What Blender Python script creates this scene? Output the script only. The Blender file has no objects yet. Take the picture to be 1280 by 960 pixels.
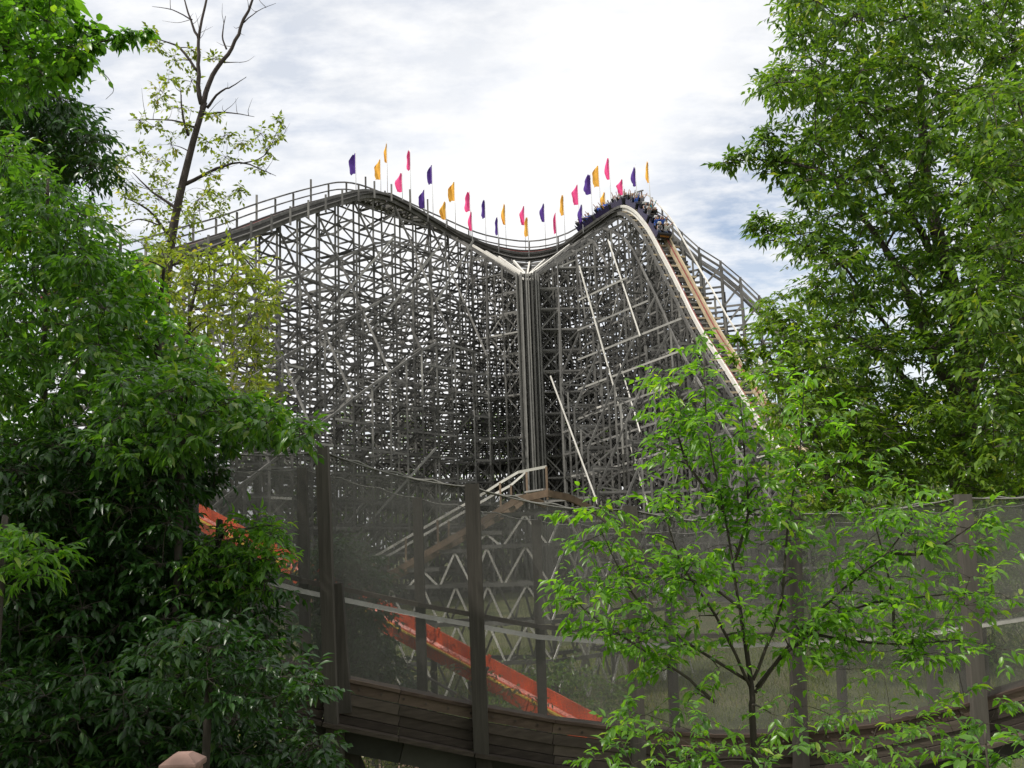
import bpy, bmesh, math, random
import numpy as np
from mathutils import Vector, Matrix, Euler

random.seed(7); rng = np.random.default_rng(11)
scene = bpy.context.scene
COL = scene.collection
R = math.radians

# ------------------------------------------------------------------ camera, world, sun
EYE = Vector((0, 0, 3.2)); PITCH = R(9.0); ROLL = R(2.0); FPX = 1244.0
fw = Vector((0, math.cos(PITCH), math.sin(PITCH)))
r0 = Vector((1, 0, 0)); u0 = r0.cross(fw)
cr = r0*math.cos(ROLL) - u0*math.sin(ROLL)
cu = u0*math.cos(ROLL) + r0*math.sin(ROLL)
cam = bpy.data.cameras.new("camera"); camo = bpy.data.objects.new("camera", cam); COL.objects.link(camo)
m = Matrix((cr, cu, -fw)).transposed().to_4x4(); m.translation = EYE
camo.matrix_world = m
cam.sensor_width = 36; cam.lens = 36*FPX/1280; cam.clip_start = 0.1; cam.clip_end = 3000
scene.camera = camo

def ray(px, py):
    return (fw*FPX + cr*(px-640) + cu*(480-py)).normalized()
def P(px, py, d):
    """point seen at photo pixel px,py at distance d in front of the camera (world Y)"""
    r = ray(px, py); return EYE + r*(d/r.y)

SUN_EL, SUN_AZ = R(54), R(-118)       # azimuth measured from +Y towards +X
sdir = Vector((math.sin(SUN_AZ)*math.cos(SUN_EL), math.cos(SUN_AZ)*math.cos(SUN_EL), math.sin(SUN_EL)))
sl = bpy.data.lights.new("sun", 'SUN'); so = bpy.data.objects.new("sun", sl); COL.objects.link(so)
sl.energy = 3.9; sl.angle = R(0.6); sl.color = (1.0, 0.95, 0.87)
so.rotation_euler = sdir.to_track_quat('Z', 'Y').to_euler(); so.location = (0, 0, 60)

world = bpy.data.worlds.new("World"); scene.world = world; world.use_nodes = True
nt = world.node_tree; nt.nodes.clear(); N = nt.nodes.new; L = nt.links.new
out = N('ShaderNodeOutputWorld'); mixs = N('ShaderNodeMixShader')
sky = N('ShaderNodeTexSky'); sky.sky_type = 'NISHITA'; sky.sun_disc = False
sky.sun_elevation = SUN_EL; sky.sun_rotation = SUN_AZ
b1 = N('ShaderNodeBackground'); b1.inputs[1].default_value = 0.15
b2 = N('ShaderNodeBackground'); b2.inputs[1].default_value = 1.07
L(sky.outputs[0], b1.inputs[0])
tc = N('ShaderNodeTexCoord'); sx = N('ShaderNodeSeparateXYZ'); L(tc.outputs['Generated'], sx.inputs[0])
def mth(nt, op, a, b=None, c=None):
    n = nt.nodes.new('ShaderNodeMath'); n.operation = op
    for i, v in enumerate((a, b, c)):
        if v is None: continue
        if isinstance(v, (int, float)): n.inputs[i].default_value = v
        else: nt.links.new(v, n.inputs[i])
    return n.outputs[0]
def ramp_node(nt, fac):
    r = nt.nodes.new('ShaderNodeValToRGB'); nt.links.new(fac, r.inputs[0]); r.color_ramp.elements[0].position = 0.36; r.color_ramp.elements[1].position = 0.6
    r.color_ramp.elements[0].color = (0.25, 0.25, 0.25, 1); return r.outputs[0]
zz = mth(nt, 'ADD', mth(nt, 'MAXIMUM', sx.outputs[2], 0.0), 0.22)
cx = N('ShaderNodeCombineXYZ'); L(mth(nt, 'DIVIDE', sx.outputs[0], zz), cx.inputs[0]); L(mth(nt, 'DIVIDE', sx.outputs[1], zz), cx.inputs[1])
n1 = N('ShaderNodeTexNoise'); n1.inputs['Scale'].default_value = 1.15; n1.inputs['Detail'].default_value = 9; n1.inputs['Roughness'].default_value = 0.6; n1.inputs['Distortion'].default_value = 0.5
n2 = N('ShaderNodeTexNoise'); n2.inputs['Scale'].default_value = 5.5; n2.inputs['Detail'].default_value = 6; n2.inputs['Roughness'].default_value = 0.55
mp = N('ShaderNodeMapping'); mp.inputs['Location'].default_value = (3.1, 0.4, 0); mp.inputs['Scale'].default_value = (1.0, 1.5, 1)
L(cx.outputs[0], mp.inputs[0]); L(mp.outputs[0], n1.inputs['Vector']); L(mp.outputs[0], n2.inputs['Vector'])
cmb = mth(nt, 'ADD', mth(nt, 'MULTIPLY', n1.outputs[0], 0.72), mth(nt, 'MULTIPLY', n2.outputs[0], 0.28))
rp = N('ShaderNodeValToRGB'); L(cmb, rp.inputs[0])
rp.color_ramp.elements[0].position = 0.28; rp.color_ramp.elements[0].color = (0.6,)*3+(1,)
rp.color_ramp.elements[1].position = 0.44; rp.color_ramp.elements[1].color = (1, 1, 1, 1)
n3n = N('ShaderNodeTexNoise'); n3n.inputs['Scale'].default_value = 9; n3n.inputs['Detail'].default_value = 7; n3n.inputs['Roughness'].default_value = 0.6; L(mp.outputs[0], n3n.inputs['Vector'])
n3_ = ramp_node(nt, n3n.outputs[0])
cf = rp.outputs[0]
for (bx_, by_, lo_, am_) in ((1000, 390, 0.965, 0.6), (120, 190, 0.95, 0.3), (470, -40, 0.975, 0.26), (1150, 120, 0.97, 0.25), (700, -500, 0.93, 0.3), (-400, 100, 0.93, 0.3)):
    bd = ray(bx_, by_)
    dp = N('ShaderNodeVectorMath'); dp.operation = 'DOT_PRODUCT'; L(tc.outputs['Generated'], dp.inputs[0]); dp.inputs[1].default_value = tuple(bd)
    nr_ = N('ShaderNodeMapRange'); nr_.interpolation_type = 'SMOOTHSTEP'; nr_.inputs[1].default_value = lo_; nr_.inputs[2].default_value = 1.0; nr_.inputs[3].default_value = 0.0; nr_.inputs[4].default_value = am_
    L(dp.outputs['Value'], nr_.inputs[0])
    cf = mth(nt, 'SUBTRACT', cf, mth(nt, 'MULTIPLY', nr_.outputs[0], n3_))
cf = mth(nt, 'MAXIMUM', cf, 0.0)
L(cf, mixs.inputs[0]); L(b1.outputs[0], mixs.inputs[1]); L(b2.outputs[0], mixs.inputs[2])
crp = N('ShaderNodeValToRGB'); L(n2.outputs[0], crp.inputs[0])
crp.color_ramp.elements[0].position = 0.32; crp.color_ramp.elements[0].color = (0.965, 0.975, 1.0, 1)
crp.color_ramp.elements[1].position = 0.55; crp.color_ramp.elements[1].color = (1, 1, 1, 1)
L(crp.outputs[0], b2.inputs[0]); L(mixs.outputs[0], out.inputs[0])

scene.view_settings.view_transform = 'Standard'; scene.view_settings.look = 'None'
scene.view_settings.exposure = 0.0; scene.view_settings.gamma = 1
scene.cycles.transparent_max_bounces = 12
scene.cycles.max_bounces = 5

# ------------------------------------------------------------------ materials
def newmat(name):
    mt = bpy.data.materials.new(name); mt.use_nodes = True
    return mt, mt.node_tree, mt.node_tree.nodes['Principled BSDF'], mt.node_tree.nodes['Material Output']
def ramp(nt, fac, stops):
    r = nt.nodes.new('ShaderNodeValToRGB'); nt.links.new(fac, r.inputs[0])
    e = r.color_ramp.elements
    while len(e) < len(stops): e.new(0.5)
    for k, (p, c) in enumerate(stops): e[k].position = p; e[k].color = tuple(c)+(1,)
    return r.outputs[0]
def wood(name, dark, mid, light, scale=(3, 3, 3), rough=0.85, bump=0.3, stain=None):
    mt, nt, bs, ou = newmat(name)
    g = nt.nodes.new('ShaderNodeNewGeometry'); oi = nt.nodes.new('ShaderNodeObjectInfo')
    mp = nt.nodes.new('ShaderNodeMapping'); mp.inputs['Scale'].default_value = scale
    nt.links.new(g.outputs['Position'], mp.inputs[0])
    n = nt.nodes.new('ShaderNodeTexNoise'); n.inputs['Scale'].default_value = 1; n.inputs['Detail'].default_value = 8; n.inputs['Roughness'].default_value = 0.65
    nt.links.new(mp.outputs[0], n.inputs['Vector'])
    nb = nt.nodes.new('ShaderNodeTexNoise'); nb.inputs['Scale'].default_value = 0.55; nb.inputs['Detail'].default_value = 3
    nt.links.new(g.outputs['Position'], nb.inputs['Vector'])
    rnd = mth(nt, 'FRACT', mth(nt, 'ADD', g.outputs['Random Per Island'], oi.outputs['Random']))
    f = mth(nt, 'ADD', mth(nt, 'MULTIPLY', n.outputs[0], 0.55), mth(nt, 'ADD', mth(nt, 'MULTIPLY', rnd, 0.32), mth(nt, 'MULTIPLY', mth(nt, 'SUBTRACT', nb.outputs[0], 0.4), 0.35)))
    c = ramp(nt, f, [(0.18, dark), (0.45, mid), (0.8, light)])
    nt.links.new(c, bs.inputs['Base Color']); bs.inputs['Roughness'].default_value = rough
    bs.inputs['Specular IOR Level'].default_value = 0.25
    bp = nt.nodes.new('ShaderNodeBump'); bp.inputs['Strength'].default_value = bump; bp.inputs['Distance'].default_value = 0.01
    nt.links.new(n.outputs[0], bp.inputs['Height']); nt.links.new(bp.outputs[0], bs.inputs['Normal'])
    return mt
def plain(name, col, rough=0.6, var=0.15, metal=0.0, scale=4.0, spec=0.4):
    mt, nt, bs, ou = newmat(name)
    g = nt.nodes.new('ShaderNodeNewGeometry')
    n = nt.nodes.new('ShaderNodeTexNoise'); n.inputs['Scale'].default_value = scale; n.inputs['Detail'].default_value = 6
    nt.links.new(g.outputs['Position'], n.inputs['Vector'])
    c = ramp(nt, n.outputs[0], [(0.3, [v*(1-var) for v in col]), (0.7, [min(1, v*(1+var)) for v in col])])
    nt.links.new(c, bs.inputs['Base Color']); bs.inputs['Roughness'].default_value = rough; bs.inputs['Metallic'].default_value = metal
    bs.inputs['Specular IOR Level'].default_value = spec
    return mt
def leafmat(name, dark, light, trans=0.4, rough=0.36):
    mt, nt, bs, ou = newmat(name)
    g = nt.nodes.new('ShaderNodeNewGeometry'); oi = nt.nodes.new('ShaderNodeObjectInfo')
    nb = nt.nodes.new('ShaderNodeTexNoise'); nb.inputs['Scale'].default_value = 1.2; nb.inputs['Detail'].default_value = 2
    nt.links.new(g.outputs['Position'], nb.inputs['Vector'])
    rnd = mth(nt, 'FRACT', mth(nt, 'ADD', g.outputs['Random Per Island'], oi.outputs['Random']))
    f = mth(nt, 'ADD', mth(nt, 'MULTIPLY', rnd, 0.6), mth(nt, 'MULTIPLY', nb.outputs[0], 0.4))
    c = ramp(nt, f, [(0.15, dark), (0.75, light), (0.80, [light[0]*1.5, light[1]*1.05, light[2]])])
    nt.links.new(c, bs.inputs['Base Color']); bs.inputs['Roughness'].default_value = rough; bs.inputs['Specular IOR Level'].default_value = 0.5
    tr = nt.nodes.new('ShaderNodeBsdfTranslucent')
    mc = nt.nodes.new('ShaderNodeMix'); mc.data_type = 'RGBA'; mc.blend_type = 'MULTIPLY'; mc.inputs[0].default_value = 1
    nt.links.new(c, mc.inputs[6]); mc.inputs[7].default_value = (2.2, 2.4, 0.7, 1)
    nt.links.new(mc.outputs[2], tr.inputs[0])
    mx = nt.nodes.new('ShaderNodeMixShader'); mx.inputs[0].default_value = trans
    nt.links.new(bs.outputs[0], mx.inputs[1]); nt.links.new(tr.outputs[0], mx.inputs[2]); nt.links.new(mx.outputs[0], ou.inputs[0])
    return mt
M = {}
M['wood'] = wood('weathered_grey_timber', (0.055, 0.052, 0.05), (0.13, 0.127, 0.12), (0.27, 0.262, 0.245), (2, 2, 2))
M['darkwood'] = wood('dark_grey_timber', (0.025, 0.025, 0.022), (0.06, 0.06, 0.055), (0.12, 0.115, 0.105), (2, 2, 2))
M['pale'] = wood('pale_timber', (0.42, 0.40, 0.37), (0.62, 0.60, 0.55), (0.80, 0.78, 0.73), (1.5, 1.5, 1.5))  # near-white timber, much paler than the grey members
M['midwood'] = wood('lighter_grey_timber', (0.15, 0.147, 0.14), (0.25, 0.245, 0.23), (0.38, 0.37, 0.34), (2, 2, 2))
M['tan'] = wood('tan_new_timber', (0.28, 0.22, 0.14), (0.45, 0.37, 0.25), (0.62, 0.53, 0.38), (1.5, 1.5, 1.5))
M['post'] = wood('grained_post_timber', (0.022, 0.02, 0.017), (0.06, 0.054, 0.046), (0.13, 0.117, 0.10), (22, 22, 1.2), bump=0.6)
M['plank'] = wood('grained_plank_timber', (0.018, 0.014, 0.011), (0.05, 0.04, 0.032), (0.12, 0.098, 0.078), (1.2, 22, 26), bump=0.6)
M['brownplank'] = wood('reddish_brown_plank', (0.026, 0.017, 0.012), (0.065, 0.045, 0.034), (0.16, 0.12, 0.09), (1.4, 18, 24), bump=0.6)
M['lowwood'] = wood('brown_ramp_timber', (0.10, 0.07, 0.05), (0.24, 0.17, 0.12), (0.38, 0.29, 0.21), (4, 4, 4))
M['steel'] = plain('dull_rail_steel', (0.22, 0.19, 0.18), 0.4, 0.3, 0.6)
M['redrail'] = plain('rusty_red_rail_paint', (0.22, 0.05, 0.045), 0.5, 0.3)
M['black'] = plain('black_paint', (0.012, 0.012, 0.014), 0.35, 0.2)
M['purplecar'] = plain('dark_purple_car_paint', (0.02, 0.015, 0.05), 0.3, 0.1)
M['white'] = plain('white_paint', (0.7, 0.7, 0.68), 0.5, 0.08)
M['orange_text'] = plain('orange_lettering', (0.5, 0.2, 0.03), 0.5, 0.05)
M['f_purple'] = plain('purple_flag_cloth', (0.085, 0.035, 0.25), 0.85, 0.15)
M['f_gold'] = plain('gold_flag_cloth', (0.80, 0.42, 0.06), 0.85, 0.15)
M['f_pink'] = plain('pink_flag_cloth', (0.80, 0.08, 0.26), 0.85, 0.15)
M['pole'] = plain('white_flag_pole', (0.62, 0.62, 0.62), 0.4, 0.05)
M['rope'] = plain('grey_net_cord', (0.16, 0.155, 0.14), 0.8, 0.3, scale=30)
M['flume'] = plain('orange_red_fibreglass', (0.60, 0.085, 0.02), 0.42, 0.35, scale=2.5, spec=0.5)
M['yellow'] = plain('yellow_stripe_paint', (0.80, 0.52, 0.06), 0.5, 0.1)
M['bluegrey'] = plain('blue_grey_painted_metal', (0.18, 0.22, 0.26), 0.5, 0.1)
M['cap'] = plain('pink_brown_stone', (0.24, 0.15, 0.125), 0.85, 0.25, scale=9)
M['brickc'] = plain('tan_paver', (0.26, 0.17, 0.12), 0.9, 0.3, scale=6)
M['bark'] = wood('dark_bark', (0.02, 0.017, 0.013), (0.05, 0.042, 0.034), (0.11, 0.095, 0.08), (10, 10, 3), bump=0.8)
M['barkgrey'] = wood('grey_brown_bark', (0.022, 0.016, 0.015), (0.05, 0.04, 0.037), (0.10, 0.08, 0.072), (8, 8, 2), bump=0.8)
M['leaf_big'] = leafmat('oak_green_leaf', (0.022, 0.06, 0.013), (0.13, 0.215, 0.038), 0.4)
M['leaf_warm'] = leafmat('warm_green_leaf', (0.05, 0.10, 0.012), (0.15, 0.24, 0.03), 0.42)
M['leaf_bright'] = leafmat('fresh_bright_leaf', (0.045, 0.12, 0.014), (0.13, 0.27, 0.035), 0.45, 0.36)
M['leaf_fresh'] = leafmat('sapling_leaf', (0.05, 0.13, 0.014), (0.16, 0.31, 0.035), 0.5, 0.34)
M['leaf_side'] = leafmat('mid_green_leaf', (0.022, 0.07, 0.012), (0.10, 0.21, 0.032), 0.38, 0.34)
M['leaf_deep'] = leafmat('deep_shade_leaf', (0.010, 0.034, 0.008), (0.036, 0.095, 0.018), 0.28, 0.36)  # leaf colour darkened to stand in for deep shade
M['leaf_olive'] = leafmat('young_olive_leaf', (0.075, 0.105, 0.02), (0.21, 0.25, 0.05), 0.4)
M['leaf_far'] = leafmat('far_wood_leaf', (0.03, 0.06, 0.012), (0.10, 0.15, 0.035), 0.3)
M['leaf_brown'] = leafmat('olive_brown_vine_leaf', (0.07, 0.075, 0.02), (0.19, 0.18, 0.06), 0.3)
for nme, c in (('s_blue', (0.05, 0.12, 0.45)), ('s_white', (0.6, 0.6, 0.6)), ('s_red', (0.45, 0.04, 0.04)), ('s_black', (0.02, 0.02, 0.02)), ('s_teal', (0.05, 0.3, 0.35)), ('s_grey', (0.2, 0.2, 0.22))):
    M[nme] = plain('shirt_'+nme[2:], c, 0.9, 0.1)
M['skin'] = plain('skin', (0.5, 0.28, 0.2), 0.6, 0.08); M['hair'] = plain('dark_hair', (0.05, 0.03, 0.02), 0.6, 0.2); M['jeans'] = plain('blue_jeans', (0.04, 0.06, 0.12), 0.9, 0.1)
M['hair2'] = plain('fair_hair', (0.3, 0.2, 0.09), 0.6, 0.2)

def netmat():
    mt, nt, bs, ou = newmat('grey_safety_netting')
    g = nt.nodes.new('ShaderNodeNewGeometry')
    uv = nt.nodes.new('ShaderNodeUVMap')
    sp = nt.nodes.new('ShaderNodeSeparateXYZ'); nt.links.new(uv.outputs[0], sp.inputs[0])
    bs.inputs['Base Color'].default_value = (0.135, 0.132, 0.12, 1); bs.inputs['Roughness'].default_value = 0.8
    t = nt.nodes.new('ShaderNodeBsdfTransparent'); tl = nt.nodes.new('ShaderNodeBsdfTranslucent'); tl.inputs[0].default_value = (0.10, 0.097, 0.09, 1)
    m0 = nt.nodes.new('ShaderNodeMixShader'); m0.inputs[0].default_value = 0.35
    nt.links.new(bs.outputs[0], m0.inputs[1]); nt.links.new(tl.outputs[0], m0.inputs[2])
    n = nt.nodes.new('ShaderNodeTexNoise'); n.inputs['Scale'].default_value = 1.3; n.inputs['Detail'].default_value = 4
    nt.links.new(g.outputs['Position'], n.inputs['Vector'])
    st = nt.nodes.new('ShaderNodeMapping'); st.inputs['Scale'].default_value = (5.5, .5, 1); nt.links.new(uv.outputs[0], st.inputs[0])
    n3 = nt.nodes.new('ShaderNodeTexNoise'); n3.inputs['Scale'].default_value = 1.0; n3.inputs['Detail'].default_value = 5; n3.inputs['Distortion'].default_value = .6; nt.links.new(st.outputs[0], n3.inputs['Vector'])
    # threads of the weave, 12 mm apart (metres in the UV map)
    def thread(o, w):
        fr = mth(nt, 'FRACT', mth(nt, 'MULTIPLY', o, 1/0.013))
        return mth(nt, 'LESS_THAN', fr, w)
    th = mth(nt, 'MAXIMUM', thread(sp.outputs[0], 0.22), thread(sp.outputs[1], 0.22))
    fac = mth(nt, 'ADD', mth(nt, 'MULTIPLY', th, 0.66), mth(nt, 'MULTIPLY', mth(nt, 'ADD', n.outputs[0], mth(nt, 'SUBTRACT', n3.outputs[0], .5)), 0.42))
    nt.links.new(fac, (mx := nt.nodes.new('ShaderNodeMixShader')).inputs[0])
    nt.links.new(t.outputs[0], mx.inputs[1]); nt.links.new(m0.outputs[0], mx.inputs[2]); nt.links.new(mx.outputs[0], ou.inputs[0])
    return mt
M['net'] = netmat()

def groundmat():
    mt, nt, bs, ou = newmat('rough_grass_and_leaf_litter')
    g = nt.nodes.new('ShaderNodeNewGeometry')
    a = nt.nodes.new('ShaderNodeTexNoise'); a.inputs['Scale'].default_value = 0.35; a.inputs['Detail'].default_value = 5
    b = nt.nodes.new('ShaderNodeTexNoise'); b.inputs['Scale'].default_value = 9; b.inputs['Detail'].default_value = 8
    nt.links.new(g.outputs['Position'], a.inputs['Vector']); nt.links.new(g.outputs['Position'], b.inputs['Vector'])
    f = mth(nt, 'ADD', mth(nt, 'MULTIPLY', a.outputs[0], 0.6), mth(nt, 'MULTIPLY', b.outputs[0], 0.4))
    c = ramp(nt, f, [(0.35, (0.05, 0.065, 0.02)), (0.5, (0.11, 0.125, 0.045)), (0.65, (0.16, 0.14, 0.07))])
    nt.links.new(c, bs.inputs['Base Color']); bs.inputs['Roughness'].default_value = 0.95
    bp = nt.nodes.new('ShaderNodeBump'); bp.inputs['Strength'].default_value = 0.6; bp.inputs['Distance'].default_value = 0.05
    nt.links.new(b.outputs[0], bp.inputs['Height']); nt.links.new(bp.outputs[0], bs.inputs['Normal'])
    return mt
M['ground'] = groundmat()

# ------------------------------------------------------------------ helpers
def tag(o, label=None, cat=None, group=None, kind=None):
    if label: o['label'] = label
    if cat: o['category'] = cat
    if group: o['group'] = group
    if kind: o['kind'] = kind
    return o
def empty(name, loc, label, cat, group=None):
    o = bpy.data.objects.new(name, None); COL.objects.link(o); o.location = loc
    o.empty_display_size = 0.2
    return tag(o, label, cat, group)
def link(name, me, parent=None, M4=None):
    """M4 is a world matrix; parents are unrotated empties or unparented meshes"""
    o = bpy.data.objects.new(name, me); COL.objects.link(o)
    M4 = M4.copy() if M4 else Matrix()
    if parent:
        o.parent = parent
        M4 = wmat(parent).inverted() @ M4
    o.matrix_basis = M4
    return o
def wmat(o):
    m = o.matrix_basis.copy() if o.type != 'EMPTY' else Matrix.LocRotScale(o.location, o.rotation_euler, o.scale)
    return wmat(o.parent) @ m if o.parent else m
_cube = {}
CV = [(-.5, -.5, -.5), (.5, -.5, -.5), (.5, .5, -.5), (-.5, .5, -.5), (-.5, -.5, .5), (.5, -.5, .5), (.5, .5, .5), (-.5, .5, .5)]
CF = [(0, 3, 2, 1), (4, 5, 6, 7), (0, 1, 5, 4), (1, 2, 6, 5), (2, 3, 7, 6), (3, 0, 4, 7)]
def cube(mat):
    if mat not in _cube:
        me = bpy.data.meshes.new('beam_'+mat); me.from_pydata(CV, [], CF); me.materials.append(M[mat]); _cube[mat] = me
    return _cube[mat]
def beam_mat(p0, p1, w, h, up=Vector((0, 0, 1))):
    p0 = Vector(p0); p1 = Vector(p1); d = p1-p0; l = max(d.length, 1e-4); d = d/l
    if abs(d.dot(up)) > 0.98: up = Vector((0, 1, 0)) if abs(d.y) < .9 else Vector((1, 0, 0))
    s = d.cross(up).normalized(); u = s.cross(d)
    mm = Matrix((d*l, s*w, u*h)).transposed().to_4x4(); mm.translation = (p0+p1)/2
    return mm
def beam(name, p0, p1, w, h, mat, parent, up=Vector((0, 0, 1))):
    return link(name, cube(mat), parent, beam_mat(p0, p1, w, h, up))
class MB:
    def __init__(s): s.v = []; s.f = []
    def box(s, m4):
        b = len(s.v); s.v += [tuple(m4 @ Vector(c)) for c in CV]; s.f += [tuple(b+i for i in f) for f in CF]
    def beam(s, p0, p1, w, h, up=Vector((0, 0, 1))): s.box(beam_mat(p0, p1, w, h, up))
    def tube(s, pts, rad, n=6, cap=True):
        pts = [Vector(p) for p in pts]; b0 = len(s.v); ref = Vector((0.3, 0.9, 0.2))
        for i, p in enumerate(pts):
            t = (pts[min(i+1, len(pts)-1)]-pts[max(i-1, 0)])
            t = t.normalized() if t.length > 1e-7 else Vector((0, 0, 1))
            a = t.cross(ref); a = a.normalized() if a.length > 1e-3 else t.orthogonal().normalized()
            c = t.cross(a); r = rad[i] if hasattr(rad, '__len__') else rad
            for k in range(n):
                an = 2*math.pi*k/n; s.v.append(tuple(p+a*(r*math.cos(an))+c*(r*math.sin(an))))
        for i in range(len(pts)-1):
            for k in range(n):
                q = b0+i*n; s.f.append((q+k, q+(k+1) % n, q+n+(k+1) % n, q+n+k))
        if cap:
            s.f.append(tuple(b0+k for k in range(n))[::-1]); e = b0+(len(pts)-1)*n; s.f.append(tuple(e+k for k in range(n)))
    def sweep(s, sections):
        """sections: list of equal length closed loops of points"""
        b0 = len(s.v); n = len(sections[0])
        for sec in sections: s.v += [tuple(p) for p in sec]
        for i in range(len(sections)-1):
            for k in range(n):
                q = b0+i*n; s.f.append((q+k, q+(k+1) % n, q+n+(k+1) % n, q+n+k))
        s.f.append(tuple(b0+k for k in range(n))[::-1]); e = b0+(len(sections)-1)*n; s.f.append(tuple(e+k for k in range(n)))
    def build(s, name, mat, parent=None, smooth=False):
        me = bpy.data.meshes.new(name); o_ = wmat(parent).translation if parent else Vector()
        me.from_pydata([(x-o_.x, y-o_.y, z-o_.z) for x, y, z in s.v], [], s.f)
        me.materials.append(M[mat])
        if smooth: me.polygons.foreach_set('use_smooth', [True]*len(me.polygons))
        o = bpy.data.objects.new(name, me); COL.objects.link(o)
        if parent: o.parent = parent
        return o
def catmull(pts, n=12):
    pts = [Vector(p) for p in pts]; o = []
    for i in range(len(pts)-1):
        a = pts[max(i-1, 0)]; b = pts[i]; c = pts[i+1]; d = pts[min(i+2, len(pts)-1)]
        for k in range(n):
            t = k/n; o.append(0.5*((2*b)+(c-a)*t+(2*a-5*b+4*c-d)*t*t+(3*b-a-3*c+d)*t**3))
    o.append(pts[-1]); return o
def resample(poly, step):
    o = [poly[0]]; acc = 0
    for a, b in zip(poly, poly[1:]):
        l = (b-a).length
        while acc+l >= step:
            t = (step-acc)/l; a = a.lerp(b, t); o.append(a); l = (b-a).length; acc = 0
        acc += l
    return o
def proj(p):
    d = Vector(p)-EYE; z = d.dot(fw)
    if z < 0.1: return None
    return 640+d.dot(cr)/z*FPX, 480-d.dot(cu)/z*FPX, z
def inframe(p, mx=40):
    q = proj(p); return q and -mx < q[0] < 1280+mx and -mx < q[1] < 960+mx

# emit many members of a kind: the ones that show largest as parts, the rest joined
def emit(kind, members, parent, limit=290, stuffname=None):
    sc_ = []
    for mb in members:
        p0, p1, w, h, mat = mb; a = proj(p0); b = proj(p1)
        if not a or not b: sc_.append(0); continue
        sz = math.hypot(a[0]-b[0], a[1]-b[1])*(w+h)/((a[2]+b[2])/2)
        if not (inframe((Vector(p0)+Vector(p1))/2)): sz *= 0.01
        sc_.append(sz)
    order = sorted(range(len(members)), key=lambda i: -sc_[i])
    for i in order[:limit]:
        p0, p1, w, h, mat = members[i]; beam(kind, p0, p1, w, h, mat, parent)
    rest = {}
    for i in order[limit:]:
        p0, p1, w, h, mat = members[i]; rest.setdefault(mat, MB()).beam(p0, p1, w, h)
    for mat, mb in rest.items():
        o = mb.build(stuffname or kind+'_lattice', mat, parent); o['kind'] = 'stuff'

GZ = -1.5
# ------------------------------------------------------------------ ground
def ground_z(x, y):
    k = max(0.0, min(1.0, (9.0-y)/7.0)); k = k*k*(3-2*k)
    return GZ + 3.1*k + 0.12*math.sin(x*0.31+1)*math.sin(y*0.23)*(1-k) 
def build_ground():
    xs = sorted(set([-900, -400, -200, -120]+list(range(-80, 81, 4))+[120, 200, 400, 900]))
    ys = sorted(set([-900, -300, -100, -40, -15]+[-8+2*i for i in range(12)]+list(range(18, 150, 6))+[200, 300, 600, 1500]))
    v = [(x, y, ground_z(x, y)) for y in ys for x in xs]; n = len(xs)
    f = [(j*n+i, j*n+i+1, (j+1)*n+i+1, (j+1)*n+i) for j in range(len(ys)-1) for i in range(n-1)]
    me = bpy.data.meshes.new('ground'); me.from_pydata(v, [], f); me.materials.append(M['ground'])
    me.polygons.foreach_set('use_smooth', [True]*len(f))
    tag(link('ground', me), kind='structure')
build_ground()

# ------------------------------------------------------------------ the big wooden coaster
B = P(664, 480, 92); B.z = 0
BT = P(664, 343, 92).z
coaster = empty('wooden_roller_coaster', (B.x, B.y, GZ), 'tall weathered grey timber roller coaster with a fan-shaped banked turn and steep drop', 'roller coaster')
ctl = [(60, 372, 58), (120, 347, 62), (245, 305, 71), (300, 287, 75.5), (350, 268, 80), (410, 249, 86), (450, 241, 90), (490, 252, 93.5), (549, 280, 98.6), (585, 297, 101), (620, 310, 102.8), (659, 316, 103), (700, 308, 102), (735, 285, 99.7), (765, 266, 97), (790, 258, 93.5), (815, 280, 90), (838, 320, 87), (862, 365, 84), (887, 412, 80.5), (925, 470, 76), (975, 545, 70), (1040, 622, 63)]
fine = resample(catmull([P(*c) for c in ctl], 24), 0.25)
posts, ledgers, braces, rakers, pales = [], [], [], [], []
def frame_at(i):
    a = fine[max(i-3, 0)]; b = fine[min(i+3, len(fine)-1)]; t = (b-a).normalized()
    s = Vector((t.x, t.y, 0)).cross(Vector((0, 0, 1))).normalized()     # to the right of travel: inner side
    return fine[i], t, s
px_of = [proj(p)[0] for p in fine]
idx_left = min(range(len(fine)), key=lambda i: abs(px_of[i]-545)); idx_right = min(range(idx_left, len(fine)), key=lambda i: abs(px_of[i]-792))
def bank(i):
    if i < idx_left-30: return 0.0
    if i > idx_right+10: return 0.0
    k = min(1, (i-(idx_left-30))/40.0, ((idx_right+10)-i)/30.0)
    return 0.45*max(0, k)
def tframe(i):
    p, t, s = frame_at(i); up = s.cross(t).normalized(); bk = bank(i)
    s2 = s*math.cos(bk)-up*math.sin(bk); u2 = up*math.cos(bk)+s*math.sin(bk)
    return p, t, s2, u2
LH = 2.0
LV = [GZ+0.4+LH*k for k in range(19)]
bents = []
step = 11
stations = list(range(4, idx_left-20, 12)); stations += list(range(stations[-1]+10, len(fine)-2, 9))
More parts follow.
